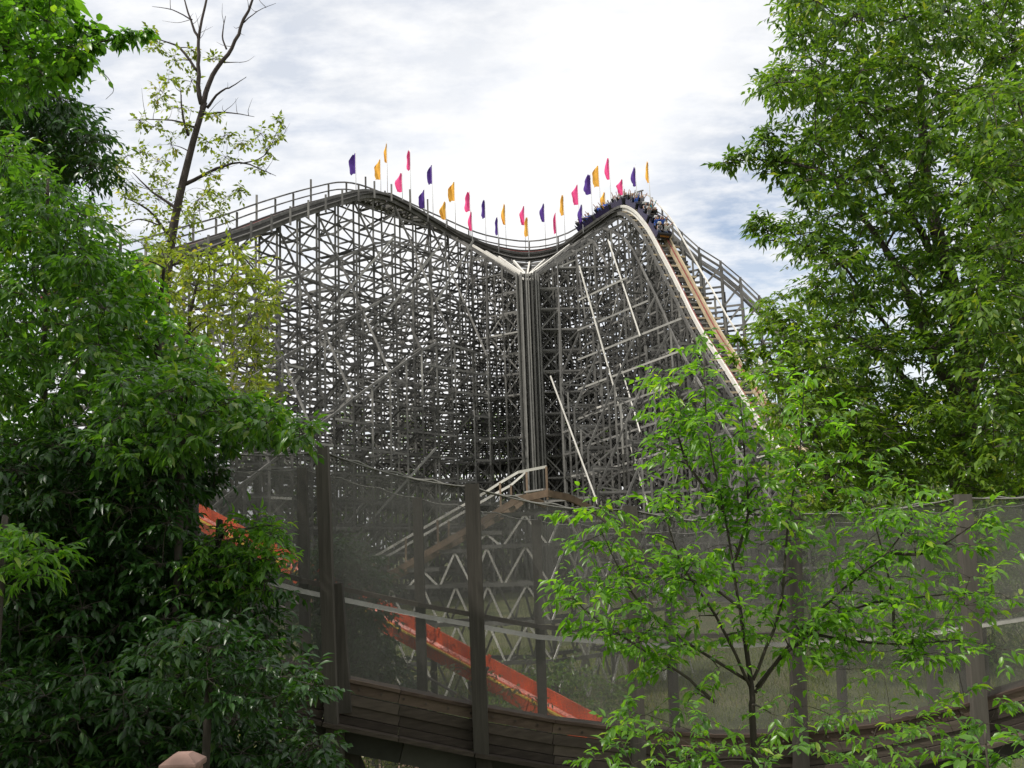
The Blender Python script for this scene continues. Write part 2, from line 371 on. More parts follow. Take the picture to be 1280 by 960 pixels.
for i in stations:
    p, t, s = frame_at(i); cols = []
    top = p.z-0.75
    if idx_left-6 <= i <= idx_right+6:
        e = Vector((p.x-B.x, p.y-B.y, 0)); rr = e.length; e.normalize()
        fr = [0.10, 0.27, 0.44, 0.60, 0.76, 0.91, 1.09, 1.3, 1.52]
        zt = []
        for f_ in fr:
            if f_ < 0.95: z = BT+(top-0.5-BT)*((f_-0.1)/0.81)
            elif f_ < 1.15: z = top+0.4
            else: z = top-6-(f_-1.3)*32
            zt.append(z)
        pos = [Vector((B.x, B.y, 0))+e*(rr*f_) for f_ in fr]
        rad = True; ntop = 6
    else:
        inn = -1 if i > idx_right else 1
        if i < idx_left: offs = [8.2, 5.6, 3.2, 0.9, -0.9, -4.4]; dz = [15, 9.5, 4.6, 0, 0, 8]
        else: offs = [9.5, 6.8, 4.2, 2.4, 0.9, -0.9, -3.2, -5.6]; dz = [15, 9.5, 4.5, 1.6, 0, 0, 4.5, 10]
        pos = [Vector((p.x, p.y, 0))+s*o_ for o_ in offs]; zt = [top-z for z in dz]; rad = False
    cols = [(Vector((q.x, q.y, GZ)), z) for q, z in zip(pos, zt)]
    bents.append((i, cols, rad))
for bi, (i, cols, rad) in enumerate(bents):
    mat = lambda: random.choices(('wood', 'darkwood', 'midwood', 'pale'), (74, 18, 6.5, .5))[0]
    for q, z in cols:
        if z < GZ+1.5: continue
        jx = 0.0
        zc = GZ-0.1
        while zc < z-0.01:
            ze = min(z, zc+5.8+random.uniform(-.2, .2))
            if z-ze < 1.5: ze = z
            posts.append(((q.x, q.y, zc), (q.x, q.y, ze), 0.16, 0.14, mat())); zc = ze
    nc = len(cols)
    for k, lz in enumerate(LV):
        act = [c for c in range(nc) if cols[c][1] > lz-0.3]
        if len(act) < 2: continue
        a, b = act[0], act[-1]
        ledgers.append(((cols[a][0].x, cols[a][0].y, lz), (cols[b][0].x, cols[b][0].y, lz), 0.06, 0.16, mat()))
        if k % 3 == 0: ledgers.append(((cols[a][0].x+.15, cols[a][0].y+.2, lz+.02), (cols[b][0].x+.15, cols[b][0].y+.2, lz+.02), 0.07, 0.18, 'darkwood'))
        for c in act[:-1]:
            n_ = c+1
            if cols[n_][1] <= lz-.3 or n_ >= nc: continue
            A, Bc = cols[c][0], cols[n_][0]
            if (A-Bc).length < 1.0 and (k+bi) % 2: continue
            z2 = min(lz+LH, min(cols[c][1], cols[n_][1])+0.3)
            if (k+c+bi) % 2: braces.append(((A.x, A.y, lz), (Bc.x, Bc.y, z2), 0.05, 0.125, mat()))
            else: braces.append(((Bc.x, Bc.y, lz), (A.x, A.y, z2), 0.05, 0.125, mat()))
            if random.random() < 0.08: braces.append(((A.x, A.y, z2), (Bc.x, Bc.y, lz), 0.06, 0.14, mat()))
    # sloping chords over the stepped post tops
    for c in range(nc-1):
        if cols[c][1] < GZ+1.5 or cols[c+1][1] < GZ+1.5: continue
        a = (cols[c][0].x, cols[c][0].y, cols[c][1]); b = (cols[c+1][0].x, cols[c+1][0].y, cols[c+1][1])
        if rad or (abs(a[2]-b[2]) < 7 and bi % 2 == 0): rakers.append((a, b, 0.10, 0.22 if rad else .16, 'wood'))
    if bi+1 < len(bents):
        j, c2, rad2 = bents[bi+1]
        m1 = cols; m2 = c2
        # match columns by counting from the track posts
        t1 = 5 if rad else (3 if i < idx_left else 4)
        t2 = 5 if rad2 else (3 if j < idx_left else 4)
        for c in range(nc):
            d = c-t1+t2
            if d < 0 or d >= len(m2): continue
            A, Za = m1[c]; Bc, Zb = m2[d]
            for k, lz in enumerate(LV):
                if lz < min(Za, Zb)+0.2:
                    ledgers.append(((A.x, A.y, lz-.28), (Bc.x, Bc.y, lz-.28), 0.06, 0.17, 'darkwood' if rad and c > 2 else mat()))
                    if (bi+k) % 3 == 0 and c in (t1, t1+1, t1-2): braces.append(((A.x, A.y, lz), (Bc.x, Bc.y, min(lz+LH, Zb)), 0.07, 0.18, mat()))
            if abs(c-t1) <= 1 or rad or i < idx_left: rakers.append(((A.x, A.y, Za), (Bc.x, Bc.y, Zb), 0.10, 0.2, 'wood'))
# pale planks: braces from the post bundle up to the turn and sloping planks on the right leg
for (i, cols, rad) in bents:
    if rad and 560 < px_of[i] < 745:
        q = fine[i]; e = Vector((q.x-B.x, q.y-B.y, 0)).normalized()
        a = Vector((B.x, B.y, BT+0.1))+e*0.8; b = Vector((q.x, q.y, q.z-1.1))-e*1.2
        pales.append((a+Vector((0, 0, .1)), a.lerp(b, .8), 0.16, 0.22, 'pale')); pales.append((a+Vector((0.3, -.3, -.5)), a.lerp(b, .62)+Vector((.3, -.3, -.5)), 0.10, 0.16, 'pale'))
# extra inner posts of the bundle
for k in range(26):
    an = k*2*math.pi/26; rr = 1.05 if k % 2 else 0.75
    posts.append(((B.x+rr*math.cos(an), B.y+rr*math.sin(an), GZ), (B.x+rr*math.cos(an), B.y+rr*math.sin(an), BT-0.2+0.5*random.random()), 0.13, 0.13, 'midwood' if k % 3 else 'darkwood'))
def on_leg(px, py, off):
    """where the ray of a pixel meets the upright plane of the right leg's inner posts"""
    p1, t1, s1 = frame_at(idx_right+8); a = Vector((p1.x, p1.y, 0))+s1*off; n = Vector((s1.x, s1.y, 0)).normalized()
    r = ray(px, py); k = (a-EYE).dot(n)/r.dot(n); return EYE+r*k
for (x0, y0, x1, y1) in ((724, 332, 812, 640), (688, 470, 748, 632), (760, 300, 800, 420), (775, 455, 800, 540)):
    pales.append((P(x0, y0, 88), P(x1, y1, 81), 0.08, 0.13, 'pale'))
for (x0, y0, x1, y1, d0, d1) in ((392, 412, 492, 297, 80, 85), (466, 412, 553, 303, 84, 87), (545, 378, 592, 300, 88, 90), (428, 690, 545, 560, 76, 82), (375, 560, 440, 480, 76, 79), (310, 560, 375, 470, 72, 75)):
    pales.append((P(x0, y0, d0), P(x1, y1, d1), 0.08, 0.17, 'midwood'))
for k in range(7):
    y0 = 372+k*37; x0 = 722; pales.append((P(x0, y0+4, 88.5), P(x0+(62, 88, 130)[min(k, 2)], y0-(25, 36, 54)[min(k, 2)]+3*k, (84, 82, 78)[min(k, 2)]), 0.07, 0.17, 'midwood'))
emit('post', posts, coaster); emit('ledger', ledgers, coaster); emit('diagonal_brace', braces, coaster)
emit('sloping_chord', rakers, coaster); emit('pale_plank', pales, coaster)

# the track: laminated stringers, ties, walkway and handrails
def strip(name, i0, i1, lat0, lat1, h0, h1, mat, parent, st=2):
    mb = MB(); secs = []
    for i in list(range(i0, i1, st))+[i1]:
        p, t, s, u = tframe(i)
        secs.append([p+s*lat0+u*h0, p+s*lat1+u*h0, p+s*lat1+u*h1, p+s*lat0+u*h1])
    mb.sweep(secs); return mb.build(name, mat, parent)
E = len(fine)-1; crest = idx_right-4
for a, b, wm in ((0, crest, 'wood'), (crest, E, 'pale')):
    for sgn in (-1, 1):
        lo, hi = (sgn*0.72, sgn*0.52) if sgn < 0 else (0.52, 0.72)
        st = strip('track_stringer', a, b, lo, hi, -0.42, -0.02, wm if (sgn > 0 or b != E) else 'tan', coaster)
        strip('rail', a, b, sgn*0.58-0.06, sgn*0.58+0.06, 0.0, 0.04, 'redrail', st)
        strip('guard_board', a, b, sgn*0.80-0.07, sgn*0.80+0.07, -0.05, 0.18, 'wood' if b != E else ('pale' if sgn > 0 else 'tan'), coaster)
for sgn in (-1, 1):
    strip('side_ledger', 0, E, sgn*1.25-0.06, sgn*1.25+0.06, -0.75, -0.42, 'wood', coaster)
strip('walkway', 0, crest, -1.75, -1.0, -0.38, -0.31, 'wood', coaster)
strip('walkway', 0, crest, 1.0, 1.6, -0.38, -0.31, 'wood', coaster)
ties = []
for i in range(2, E, 3):
    p, t, s, u = tframe(i); big = i > crest
    a = p-s*(1.9 if (i % 2 or big) else 1.3)-u*.52; b = p+s*(1.3)-u*.52
    ties.append((a, b, 0.28, 0.16, 'wood' if not big else ('tan' if i % 2 else 'wood')))
emit('tie', ties, coaster, 290)
rp_, hposts = [], []
for i in range(2, E, 11):
    p, t, s, u = tframe(i)
    for sgn, ln in ((-1, 1.55), (1, 1.15)):
        if i > crest and sgn > 0: continue
        if sgn > 0 and (idx_left-10 < i): continue
        base = p+s*(sgn*1.75)-u*.9; topv = Vector((base.x, base.y, p.z+ln-(0.35 if sgn > 0 else 0)+(0.3 if bank(i) > .1 else 0)))
        if i % 33 == 2 and sgn < 0 and i < idx_left: topv.z += 0.9
        hposts.append((base, topv, 0.16, 0.14, 'wood'))
emit('handrail_post', hposts, coaster)
def rail3(i0, i1, sgn, hh, w, mat):
    mb = MB(); pts = []
    for i in list(range(i0, i1, 4))+[i1]:
        p, t, s, u = tframe(i); b_ = p+s*(sgn*1.75); pts.append(Vector((b_.x, b_.y, p.z+hh+(0.3 if bank(i) > .1 else 0))))
    for a, b in zip(pts, pts[1:]): mb.beam(a, b+(b-a)*0.02, w, w*1.3)
    return mb.build('handrail', mat, coaster)
rail3(0, crest, -1, 1.45, 0.10, 'wood'); rail3(0, crest, -1, 0.75, 0.09, 'wood')
rail3(crest, E, -1, 1.0, 0.09, 'pale')
# the second, lower track that runs down behind the drop
ctl2 = [(790, 262, 101), (835, 290, 99), (870, 324, 97), (905, 347, 96), (942, 380, 95), (985, 425, 94), (1050, 480, 93), (1120, 540, 92)]
f2 = resample(catmull([P(*c) for c in ctl2], 10), 2.6)
sp2, sl2, sb2 = [], [], []
prev = None
for q in f2:
    fwd = Vector((0.25, 0.97, 0)); row = []
    for o_, dz in ((-2.2, 0), (0, 0.0), (2.6, 1.0), (5.5, 5)):
        b_ = Vector((q.x, q.y, GZ))+fwd*o_; row.append((b_, q.z-dz)); sp2.append((b_, Vector((b_.x, b_.y, q.z-dz+(1.0 if dz == 0 else 0))), 0.2, 0.2, 'wood'))
    for lz in LV:
        if lz < q.z-1:
            sl2.append(((row[0][0].x, row[0][0].y, lz), (row[2][0].x, row[2][0].y, lz), 0.08, 0.2, 'wood'))
            sb2.append(((row[0][0].x, row[0][0].y, lz), (row[2][0].x, row[2][0].y, min(lz+LH, q.z)), 0.07, 0.16, 'wood'))
            if prev:
                for c in (0, 1, 2): sl2.append(((prev[c][0].x, prev[c][0].y, lz), (row[c][0].x, row[c][0].y, lz), 0.08, 0.2, 'wood'))
                if random.random() < .7: sb2.append(((prev[0][0].x, prev[0][0].y, lz), (row[0][0].x, row[0][0].y, lz+LH), 0.07, 0.18, 'wood'))
    if prev:
        for c in (0, 1):
            for dh in (-0.5, 0.3, 0.95):
                a = Vector((prev[c][0].x, prev[c][0].y, prev[c][1]+dh)); b = Vector((row[c][0].x, row[c][0].y, row[c][1]+dh))
                sl2.append((a, b, 0.12, 0.28 if dh < 0 else 0.12, 'wood'))
    prev = row
co2 = empty('low_coaster_track', (f2[4].x, f2[4].y, GZ), 'grey timber coaster track with handrail stepping down behind the steep drop', 'roller coaster')
emit('post', sp2, co2); emit('ledger', sl2, co2, 200); emit('diagonal_brace', sb2, co2, 150)

# ------------------------------------------------------------------ flags
flags = [  # pole x, top y, flag height, flag width (sign = side), colour, near row
 (444.5, 191, 31, -9, 'purple', 0), (475.5, 199, 30, -8, 'gold', 0), (483.5, 179, 29, -4, 'gold', 0), (512.5, 188, 29, -5, 'pink', 0),
 (502.5, 216, 28, -9, 'pink', 1), (540, 206, 28, -7, 'purple', 0), (530.5, 237, 27, -8, 'purple', 1), (568, 227, 28, -9, 'gold', 0),
 (557, 252, 26, -8, 'gold', 1), (587, 239, 29, -7, 'pink', 0), (589.5, 264, 28, -5, 'pink', 1), (606, 249, 27, -5, 'purple', 0),
 (622, 271, 26, -4, 'purple', 1), (631, 255, 30, -5, 'gold', 0), (655, 257, 28, -6, 'pink', 0), (659.5, 271, 28, -5, 'gold', 1),
 (680, 254, 27, -6, 'purple', 0), (694.5, 266, 30, -4, 'pink', 1), (704, 243, 30, -5, 'gold', 0), (722, 230, 30, -8, 'pink', 0),
 (727.5, 255, 29, -6, 'purple', 1), (738, 218, 29, -9, 'purple', 0), (748, 207, 31, -9, 'gold', 0), (756, 240, 24, -6, 'gold', 1),
 (761, 197, 32, -6, 'pink', 0), (778, 224, 23, -8, 'pink', 1), (794, 209, 28, -6, 'purple', 0), (810, 202, 31, -4, 'gold', 0)]
lab = ['purple flag on the left crest, leftmost of all the flags', 'gold flag with a furled corner just left of the tallest thin gold one', 'narrow gold flag on the tallest pole above the left crest',
 'thin pink flag high above the left crest', 'wide pink flag low over the left crest handrail', 'purple flag flying high right of the left crest', 'purple flag low on the handrail right of the left crest',
 'wide gold flag high on the left downslope of the track', 'gold flag low on the rail left of the wide gold one', 'upper pink flag of the two pink ones on the left downslope', 'lower narrow pink flag of the two on the left downslope',
 'purple furled flag between pink pair and small dark one', 'smallest dark purple flag near the dip of the track', 'slim gold flag left of the middle of the dip', 'pink flag at the middle of the dip above the post bundle',
 'low gold flag overlapping the pink one at the middle of the dip', 'purple flag just right of the middle of the dip', 'thin low pink flag on the right upslope', 'thin gold flag on the right upslope',
 'pink flag left of the wide purple one on the right upslope', 'low purple flag on the handrail of the right upslope', 'wide purple flag standing out below the right crest', 'gold flag with ragged hem between wide purple and tallest pink flag',
 'small gold flag low on the handrail at the right crest', 'tall pink flag, highest above the right crest', 'pink flag low beside the rear of the train', 'narrow purple flag behind the riders on the train', 'pale gold thin flag, rightmost of all the flags']
for k, ((fx, fy, fh, fwd_, colr, near), lb) in enumerate(zip(flags, lab)):
    j = min(range(8, idx_right+12), key=lambda i: abs(px_of[i]-fx)+(0 if i > 100 else 50))
    p, t, s, u = tframe(j); side = 1.7 if near else -1.8
    dep = (p+s*side).y
    topp = P(fx, fy, dep); base = Vector((topp.x, topp.y, p.z-0.9)); hgt = topp.z-base.z
    g = empty('flag', base, lb, 'flag', 'pennant flags on poles along the coaster turn')
    mb = MB(); mb.tube([base, base+Vector((0.0, 0, hgt+.25))], [0.05, 0.03], 6); mb.build('pole', 'pole', g, True)
    pxm = dep/FPX; H = fh*pxm*0.93; W = abs(fwd_)*pxm*1.05; nu, nv = 7, 12; vs = []; fs = []
    ph = random.uniform(0, 6); furl = random.uniform(0.12, 0.3); sl_ = random.uniform(0.1, 0.35)
    for a in range(nv+1):
        v_ = a/nv; wl = W*(0.35+0.65*min(1, v_*3.2))*(1-0.12*math.sin(v_*5+ph)**2)
        if v_ > .8: wl *= 1-(v_-.8)*random.uniform(0.3, 1.8)
        for b in range(nu+1):
            u_ = b/nu; x = -wl*u_+0.06*W*math.sin(7*v_+ph)*u_; y = furl*math.sin(u_*6+v_*4+ph)*u_*0.9
            z = hgt-H*v_-sl_*u_*W*(1-v_*.5)-0.06*math.sin(5*u_+ph)*u_
            vs.append((x, y, z))
    for a in range(nv):
        for b in range(nu):
            q = a*(nu+1)+b; fs.append((q, q+1, q+nu+2, q+nu+1))
    me = bpy.data.meshes.new('cloth'); me.from_pydata(vs, [], fs); me.materials.append(M['f_'+colr]); me.polygons.foreach_set('use_smooth', [True]*len(fs))
    link('cloth', me, g, Matrix.Translation(base))

# ------------------------------------------------------------------ train and riders
def skin_person(arms):
    """seated rider, origin at the hips, +Y is forwards"""
    V = [(0, 0, 0.02), (0, -.03, .22), (0, -.03, .42), (0, -.02, .52), (0, 0, .60), (0, .01, .72), (0, .0, .80)]
    Rr = [.15, .14, .16, .07, .06, .095, .075]; Ed = [(0, 1), (1, 2), (2, 3), (3, 4), (4, 5), (5, 6)]
    for sg, am in ((-1, arms[0]), (1, arms[1])):
        b = len(V); V += [(sg*.19, -.02, .44)]+[(sg*(.19+x), y, z) for x, y, z in am]
        Rr += [.07, .05, .04, .035]; Ed += [(2, b), (b, b+1), (b+1, b+2), (b+2, b+3)]
        # hand with fingers
        hx, hy, hz = V[-1]
        d = Vector(V[-1])-Vector(V[-2]); d.normalize(); sd = Vector((1, 0, 0))
        for q, ln in ((-.035, .075), (-.012, .09), (.012, .085), (.035, .07)):
            b2 = len(V); V.append(tuple(Vector((hx, hy, hz))+sd*q+d*ln)); Rr.append(.010); Ed.append((b+3, b2))
        b2 = len(V); V.append(tuple(Vector((hx, hy, hz))-sd*sg*.07+d*.02)); Rr.append(.012); Ed.append((b+3, b2))
        b = len(V); V += [(sg*.10, .08, .0), (sg*.12, .45, .06), (sg*.12, .50, -.36), (sg*.12, .64, -.40)]; Rr += [.10, .07, .05, .045]; Ed += [(0, b), (b, b+1), (b+1, b+2), (b+2, b+3)]
    me = bpy.data.meshes.new('person_skeleton'); me.from_pydata(V, Ed, [])
    o = bpy.data.objects.new('person_skeleton', me); COL.objects.link(o)
    sk = o.modifiers.new('s', 'SKIN'); ss = o.modifiers.new('ss', 'SUBSURF'); ss.levels = 1
    for k, r_ in enumerate(Rr): me.skin_vertices[0].data[k].radius = (r_, r_)
    me.skin_vertices[0].data[0].use_root = True
    dg = bpy.context.evaluated_depsgraph_get(); dg.update()
    out_ = bpy.data.meshes.new_from_object(o.evaluated_get(dg)); bpy.data.objects.remove(o)
    # face: nose and brow pushed out of the head, colour zones as material slots
    for v in out_.vertices:
        c = v.co
        if c.z > .66 and c.y > .06 and abs(c.x) < .03 and c.z < .74: c.y += .03
    out_.materials.clear()
    for k_ in ('s_blue', 'skin', 'hair', 'jeans'): out_.materials.append(M[k_])
    for pg in out_.polygons:
        c = pg.center; pg.use_smooth = True; mi = 0
        if c.z > .56 and abs(c.x) < .13: mi = 2 if (c.y < -.01 or c.z > .76) else 1
        if abs(c.x) > .235 and c.z > .1: mi = 1
        if c.z < .02 or (c.y > .18 and c.z < .2): mi = 3
        pg.material_index = mi
    return out_
poses = [skin_person(a) for a in (
    [[(.03, .02, .72), (.04, .05, .98), (.04, .06, 1.05)], [(.05, .03, .72), (.12, .06, .96), (.13, .07, 1.04)]],
    [[(.08, .05, .66), (.18, .10, .88), (.20, .11, .95)], [(.03, .05, .7), (.02, .1, .95), (.02, .11, 1.03)]],
    [[(.03, .2, .28), (-.04, .4, .32), (-.05, .46, .34)], [(.1, .05, .66), (.2, .04, .9), (.22, .04, .97)]],
    [[(.03, .2, .28), (-.04, .4, .32), (-.05, .46, .34)], [(.03, .2, .28), (-.04, .4, .32), (-.05, .46, .34)]])]
gold = MB()
def car_mesh_parts():
    W, Lc = 0.72, 2.25
    body = MB()   # tub: floor, sides, nose and back, lofted
    def plate(pts, th, nrm):
        body.sweep([[Vector(p) for p in pts], [Vector(p)+Vector(nrm)*th for p in pts]])
    side = [(-W, -1.1, .12), (-W, 1.08, .12), (-W, 1.15, .62), (-W, .95, .78), (-W, .45, .60), (-W, .05, .56), (-W, -.15, .84), (-W, -.55, .60), (-W, -.95, .58), (-W, -1.12, .86)]
    plate(side, .05, (1, 0, 0)); plate([(-x, y, z) for x, y, z in side], .05, (-1, 0, 0))
    body.beam((0, -1.1, .15), (0, 1.1, .15), 2*W-.1, .06)
    return body
def build_car(idx, M4, front, label):
    root = bpy.data.objects.new('coaster_car', None); COL.objects.link(root)
    l, r_, s_ = M4.decompose(); root.rotation_mode = 'XYZ'; root.location = l; root.rotation_euler = r_.to_euler(); root.scale = (1, 1, 1)
    tag(root, label, 'coaster car', 'cars of the coaster train')
    def add(name, mb, mat, par=root):
        me = bpy.data.meshes.new(name); me.from_pydata(mb.v, [], mb.f); me.materials.append(M[mat])
        o = bpy.data.objects.new(name, me); COL.objects.link(o); o.parent = par; return o
    body = add('body', car_mesh_parts(), 'purplecar')
    n_ = MB(); n_.sweep([[(-.70, 1.08, .08), (.70, 1.08, .08), (.72, 1.14, .80), (-.72, 1.14, .80)], [(-.64, 1.22, .14), (.64, 1.22, .14), (.66, 1.24, .70), (-.66, 1.24, .70)]])
    nose = add('front_panel', n_, 'black')
    for y in (-.78, .22):
        b_ = MB(); b_.beam((0, y+.05, .34), (0, y+.45, .34), 1.3, .12); add('seat', b_, 'black')
        b_ = MB(); b_.beam((0, y-.02, .34), (0, y-.14, 1.02), 1.3, .10); bk = add('seat_back', b_, 'black')
        for sx_ in (-.34, .34):
            b_ = MB(); b_.beam((sx_, y-.14, .92), (sx_, y-.18, 1.2), .30, .09); add('headrest', b_, 'white', bk)
        b_ = MB(); b_.tube([(-.6, y+.52, .55), (-.6, y+.48, .74), (.6, y+.48, .74), (.6, y+.52, .55)], .025, 6); add('lap_bar', b_, 'steel')
    for sx_ in (-.6, .6):
        for y in (-.8, .8):
            b_ = MB(); b_.tube([(sx_-.05, y, .1), (sx_+.05, y, .1)], .15, 12); add('wheel', b_, 'steel')
    if front:
        cv = bpy.data.curves.new('t', 'FONT'); cv.body = 'Wildcat'; cv.size = .30; cv.extrude = .006; cv.align_x = 'CENTER'; cv.align_y = 'CENTER'
        to = bpy.data.objects.new('t', cv); COL.objects.link(to); dg = bpy.context.evaluated_depsgraph_get(); dg.update()
        me = bpy.data.meshes.new_from_object(to.evaluated_get(dg)); bpy.data.objects.remove(to)
        me.materials.clear(); me.materials.append(M['orange_text'])
        o = bpy.data.objects.new('lettering', me); COL.objects.link(o); o.parent = nose
        o.matrix_basis = Matrix.Translation((0, 1.255, .44)) @ Euler((R(90), 0, R(180))).to_matrix().to_4x4()
    return root
# front car position: where the track passes just above photo pixel (826, 290)
i_front = min(range(idx_right-10, E), key=lambda i: abs(px_of[i]-822)+abs(proj(fine[i])[1]-292))
clab = ['front car of the train with dark nose panel lettered in orange, tipping into the drop', 'second car of the train, right behind the front car', 'third car of the train, just over the crest', 'fourth car of the train, on top of the crest', 'fifth car of the train, climbing to the crest', 'last car of the train, behind the crest handrail']
shirts = ['s_blue', 's_white', 's_red', 's_teal', 's_black', 's_grey']
cw = {'s_blue': 'blue', 's_white': 'white', 's_red': 'red', 's_teal': 'teal', 's_black': 'black', 's_grey': 'grey'}
pw = ['arms raised', 'arms flung apart', 'one arm raised', 'hands lowered']
carw = ['front car', 'second car', 'third car', 'fourth car', 'fifth car', 'last car']
ii = i_front
for k in range(6):
    p, t, s, u = tframe(ii)
    M4 = Matrix((s, t, u)).transposed().to_4x4(); M4.translation = p+u*0.08
    build_car(k, M4, k == 0, clab[k])
    for ri, y in enumerate((.40, -.58)):
        for sx_ in (-.33, .33):
            pi_ = random.choice([0, 0, 1, 1, 2, 3] if k < 4 else [2, 3, 3]); o = bpy.data.objects.new('person', poses[pi_]); COL.objects.link(o)
            sh = random.choice(shirts[:1]*4+[q for q in shirts if q != 's_red']+['s_black', 's_grey']); o.material_slots[0].link = 'OBJECT'; o.material_slots[0].material = M[sh]
            if random.random() < .4: o.material_slots[2].link = 'OBJECT'; o.material_slots[2].material = M['hair2']
            o.matrix_basis = M4 @ Matrix.Translation((sx_, y+random.uniform(-.03, .03), .50)) @ Euler((R(random.uniform(-4, 8)), R(random.uniform(-6, 6)), R(random.uniform(-10, 10)))).to_matrix().to_4x4()
            tag(o, '%s shirted rider, %s, %s seat of the %s, %s side' % (cw[sh], pw[pi_], ('front', 'back')[ri], carw[k], 'left' if sx_ > 0 else 'right'), 'person', 'riders on the coaster train')
    ii = max(5, ii-int(2.75/0.25))

# ------------------------------------------------------------------ low lattice ramp behind the net
ramp_ctl = [(400, 768, 31), (440, 744.6, 30.85), (520, 698, 30.55), (600, 652, 30.25), (640, 628.5, 30.1), (668, 613, 30), (715, 632, 31), (755, 665, 32), (800, 710, 33.5), (840, 755, 35)]
rf = resample(catmull([P(*c) for c in ramp_ctl], 12), 0.55)
lat_root = empty('lattice_ramp', (rf[12].x, rf[12].y, GZ), 'low timber coaster hill on a pale zigzag lattice with a handrailed walkway, behind the netting', 'coaster track')
def fr2(k):
    t = (rf[min(k+1, len(rf)-1)]-rf[max(k-1, 0)]).normalized(); s = t.cross(Vector((0, 0, 1))).normalized(); return rf[k], t, s
for side, nm in ((0.75, 'near'), (-0.75, 'far')):
    for off, h0, h1, mat, w in ((0, -.22, -.02, 'lowwood', .10), (0, .62, .70, 'pale', .05)):
        mb = MB(); secs = []
        for k in range(len(rf) if off == 0 and h0 < 0 else int(len(rf)*0.545)):
            p, t, s = fr2(k); c = p+s*side
            secs.append([c+s*w/2+Vector((0, 0, h0)), c-s*w/2+Vector((0, 0, h0)), c-s*w/2+Vector((0, 0, h1)), c+s*w/2+Vector((0, 0, h1))])
        mb.sweep(secs); mb.build('stringer' if h0 < 0 else 'handrail', mat, lat_root)
tr, hp, lz2, zg = [], [], [], []
for k in range(0, len(rf), 1):
    p, t, s = fr2(k); tr.append((p-s*.7, p+s*.7, .22, .05, 'midwood'))
    if k % 2 == 0 and k < len(rf)*.54:
        for sd in (.75, -.75): hp.append((p+s*sd-Vector((0, 0, .3)), p+s*sd+Vector((0, 0, .66)), .06, .07, 'lowwood'))
emit('stair_tread', tr, lat_root); emit('rail_post', hp, lat_root)
for k in range(4, len(rf)-2, 2):
    for sd in (.7, -.7):
        p, t, s = fr2(k); q, t2, s2 = fr2(min(k+2, len(rf)-1)); mid = (p+q)/2
        lv = GZ+.15; n_ = 0
        while lv < min(p.z, q.z)-.5:
            a = Vector((p.x, p.y, 0))+s*sd; b = Vector((q.x, q.y, 0))+s2*sd; c = (a+b)/2; hi = min(lv+1.1, min(p.z, q.z)-.3)
            zg.append((a+Vector((0, 0, lv)), c+Vector((0, 0, hi)), .045, .06, 'pale' if sd > 0 else 'wood'))
            zg.append((c+Vector((0, 0, hi)), b+Vector((0, 0, lv)), .045, .06, 'pale' if sd > 0 else 'wood'))
            lz2.append((a+Vector((0, 0, hi+.03)), b+Vector((0, 0, hi+.03)), .09, .11, 'wood'))
            if k % 8 == 4 and sd > 0: lz2.append((a+Vector((0, 0, hi)), a-s*sd*2+Vector((0, 0, hi)), .08, .1, 'wood'))
            lv += 1.1
    if k % 6 == 4:
        for sd in (.7, -.7): p, t, s = fr2(k); lz2.append((Vector((p.x, p.y, GZ))+s*sd*.9, Vector((p.x, p.y, p.z-.3))+s*sd*.9, .12, .12, 'wood'))
emit('lattice_brace', zg, lat_root); emit('lattice_beam', lz2, lat_root)

# ------------------------------------------------------------------ orange flume
fl0, fl1 = P(238, 643, 23.5), P(742, 918, 17.6)
flume = empty('orange_flume', (fl1.x, fl1.y, GZ), 'orange red ride trough with a yellow stripe sloping down behind the netting', 'ride trough')
n_seg = 9; ax = (fl1-fl0); axn = ax.normalized(); sd_ = axn.cross(Vector((0, 0, 1))).normalized(); up_ = sd_.cross(axn)
if sd_.y > 0: sd_ = -sd_          # towards the camera
if up_.z < 0: up_ = -up_
for k in range(n_seg):
    a = fl0+ax*(k/n_seg)+axn*0.012; b = fl0+ax*((k+1)/n_seg)-axn*0.012
    prof = [(-.2, .27), (-.17, .27), (-.15, .05), (-.11, .0), (.11, .0), (.15, .02), (.17, .05), (.2, .05), (.2, -.15), (-.2, -.15)]
    mb = MB(); mb.sweep([[a+sd_*x+up_*z for x, z in prof], [b+sd_*x+up_*z for x, z in prof]]); tr_ = mb.build('trough_section', 'flume', flume)
    mb = MB(); mb.beam(a+sd_*.19+up_*.07, b+sd_*.19+up_*.07, .05, .03); mb.build('yellow_edge', 'yellow', tr_)
    if k: 
        mb = MB(); mb.beam(a-sd_*.17+up_*.1, a-sd_*.17+up_*.32, .03, .06); mb.build('joint_flange', 'flume', tr_)
    c = a+up_*-.14
    for q in (-.2, .2):
        beam('support_post', c+sd_*q, Vector(((c+sd_*q).x, (c+sd_*q).y, GZ)), .12, .12, 'post', flume)
mb = MB(); mb.tube([fl0+sd_*.3-up_*.45, fl1+sd_*.3-up_*.45], .025, 8); mb.build('pipe', 'steel', flume, True)
mb = MB(); mb.tube([fl0+sd_*.3-up_*.68, fl1+sd_*.3-up_*.68], .022, 8); mb.build('pipe', 'steel', flume, True)

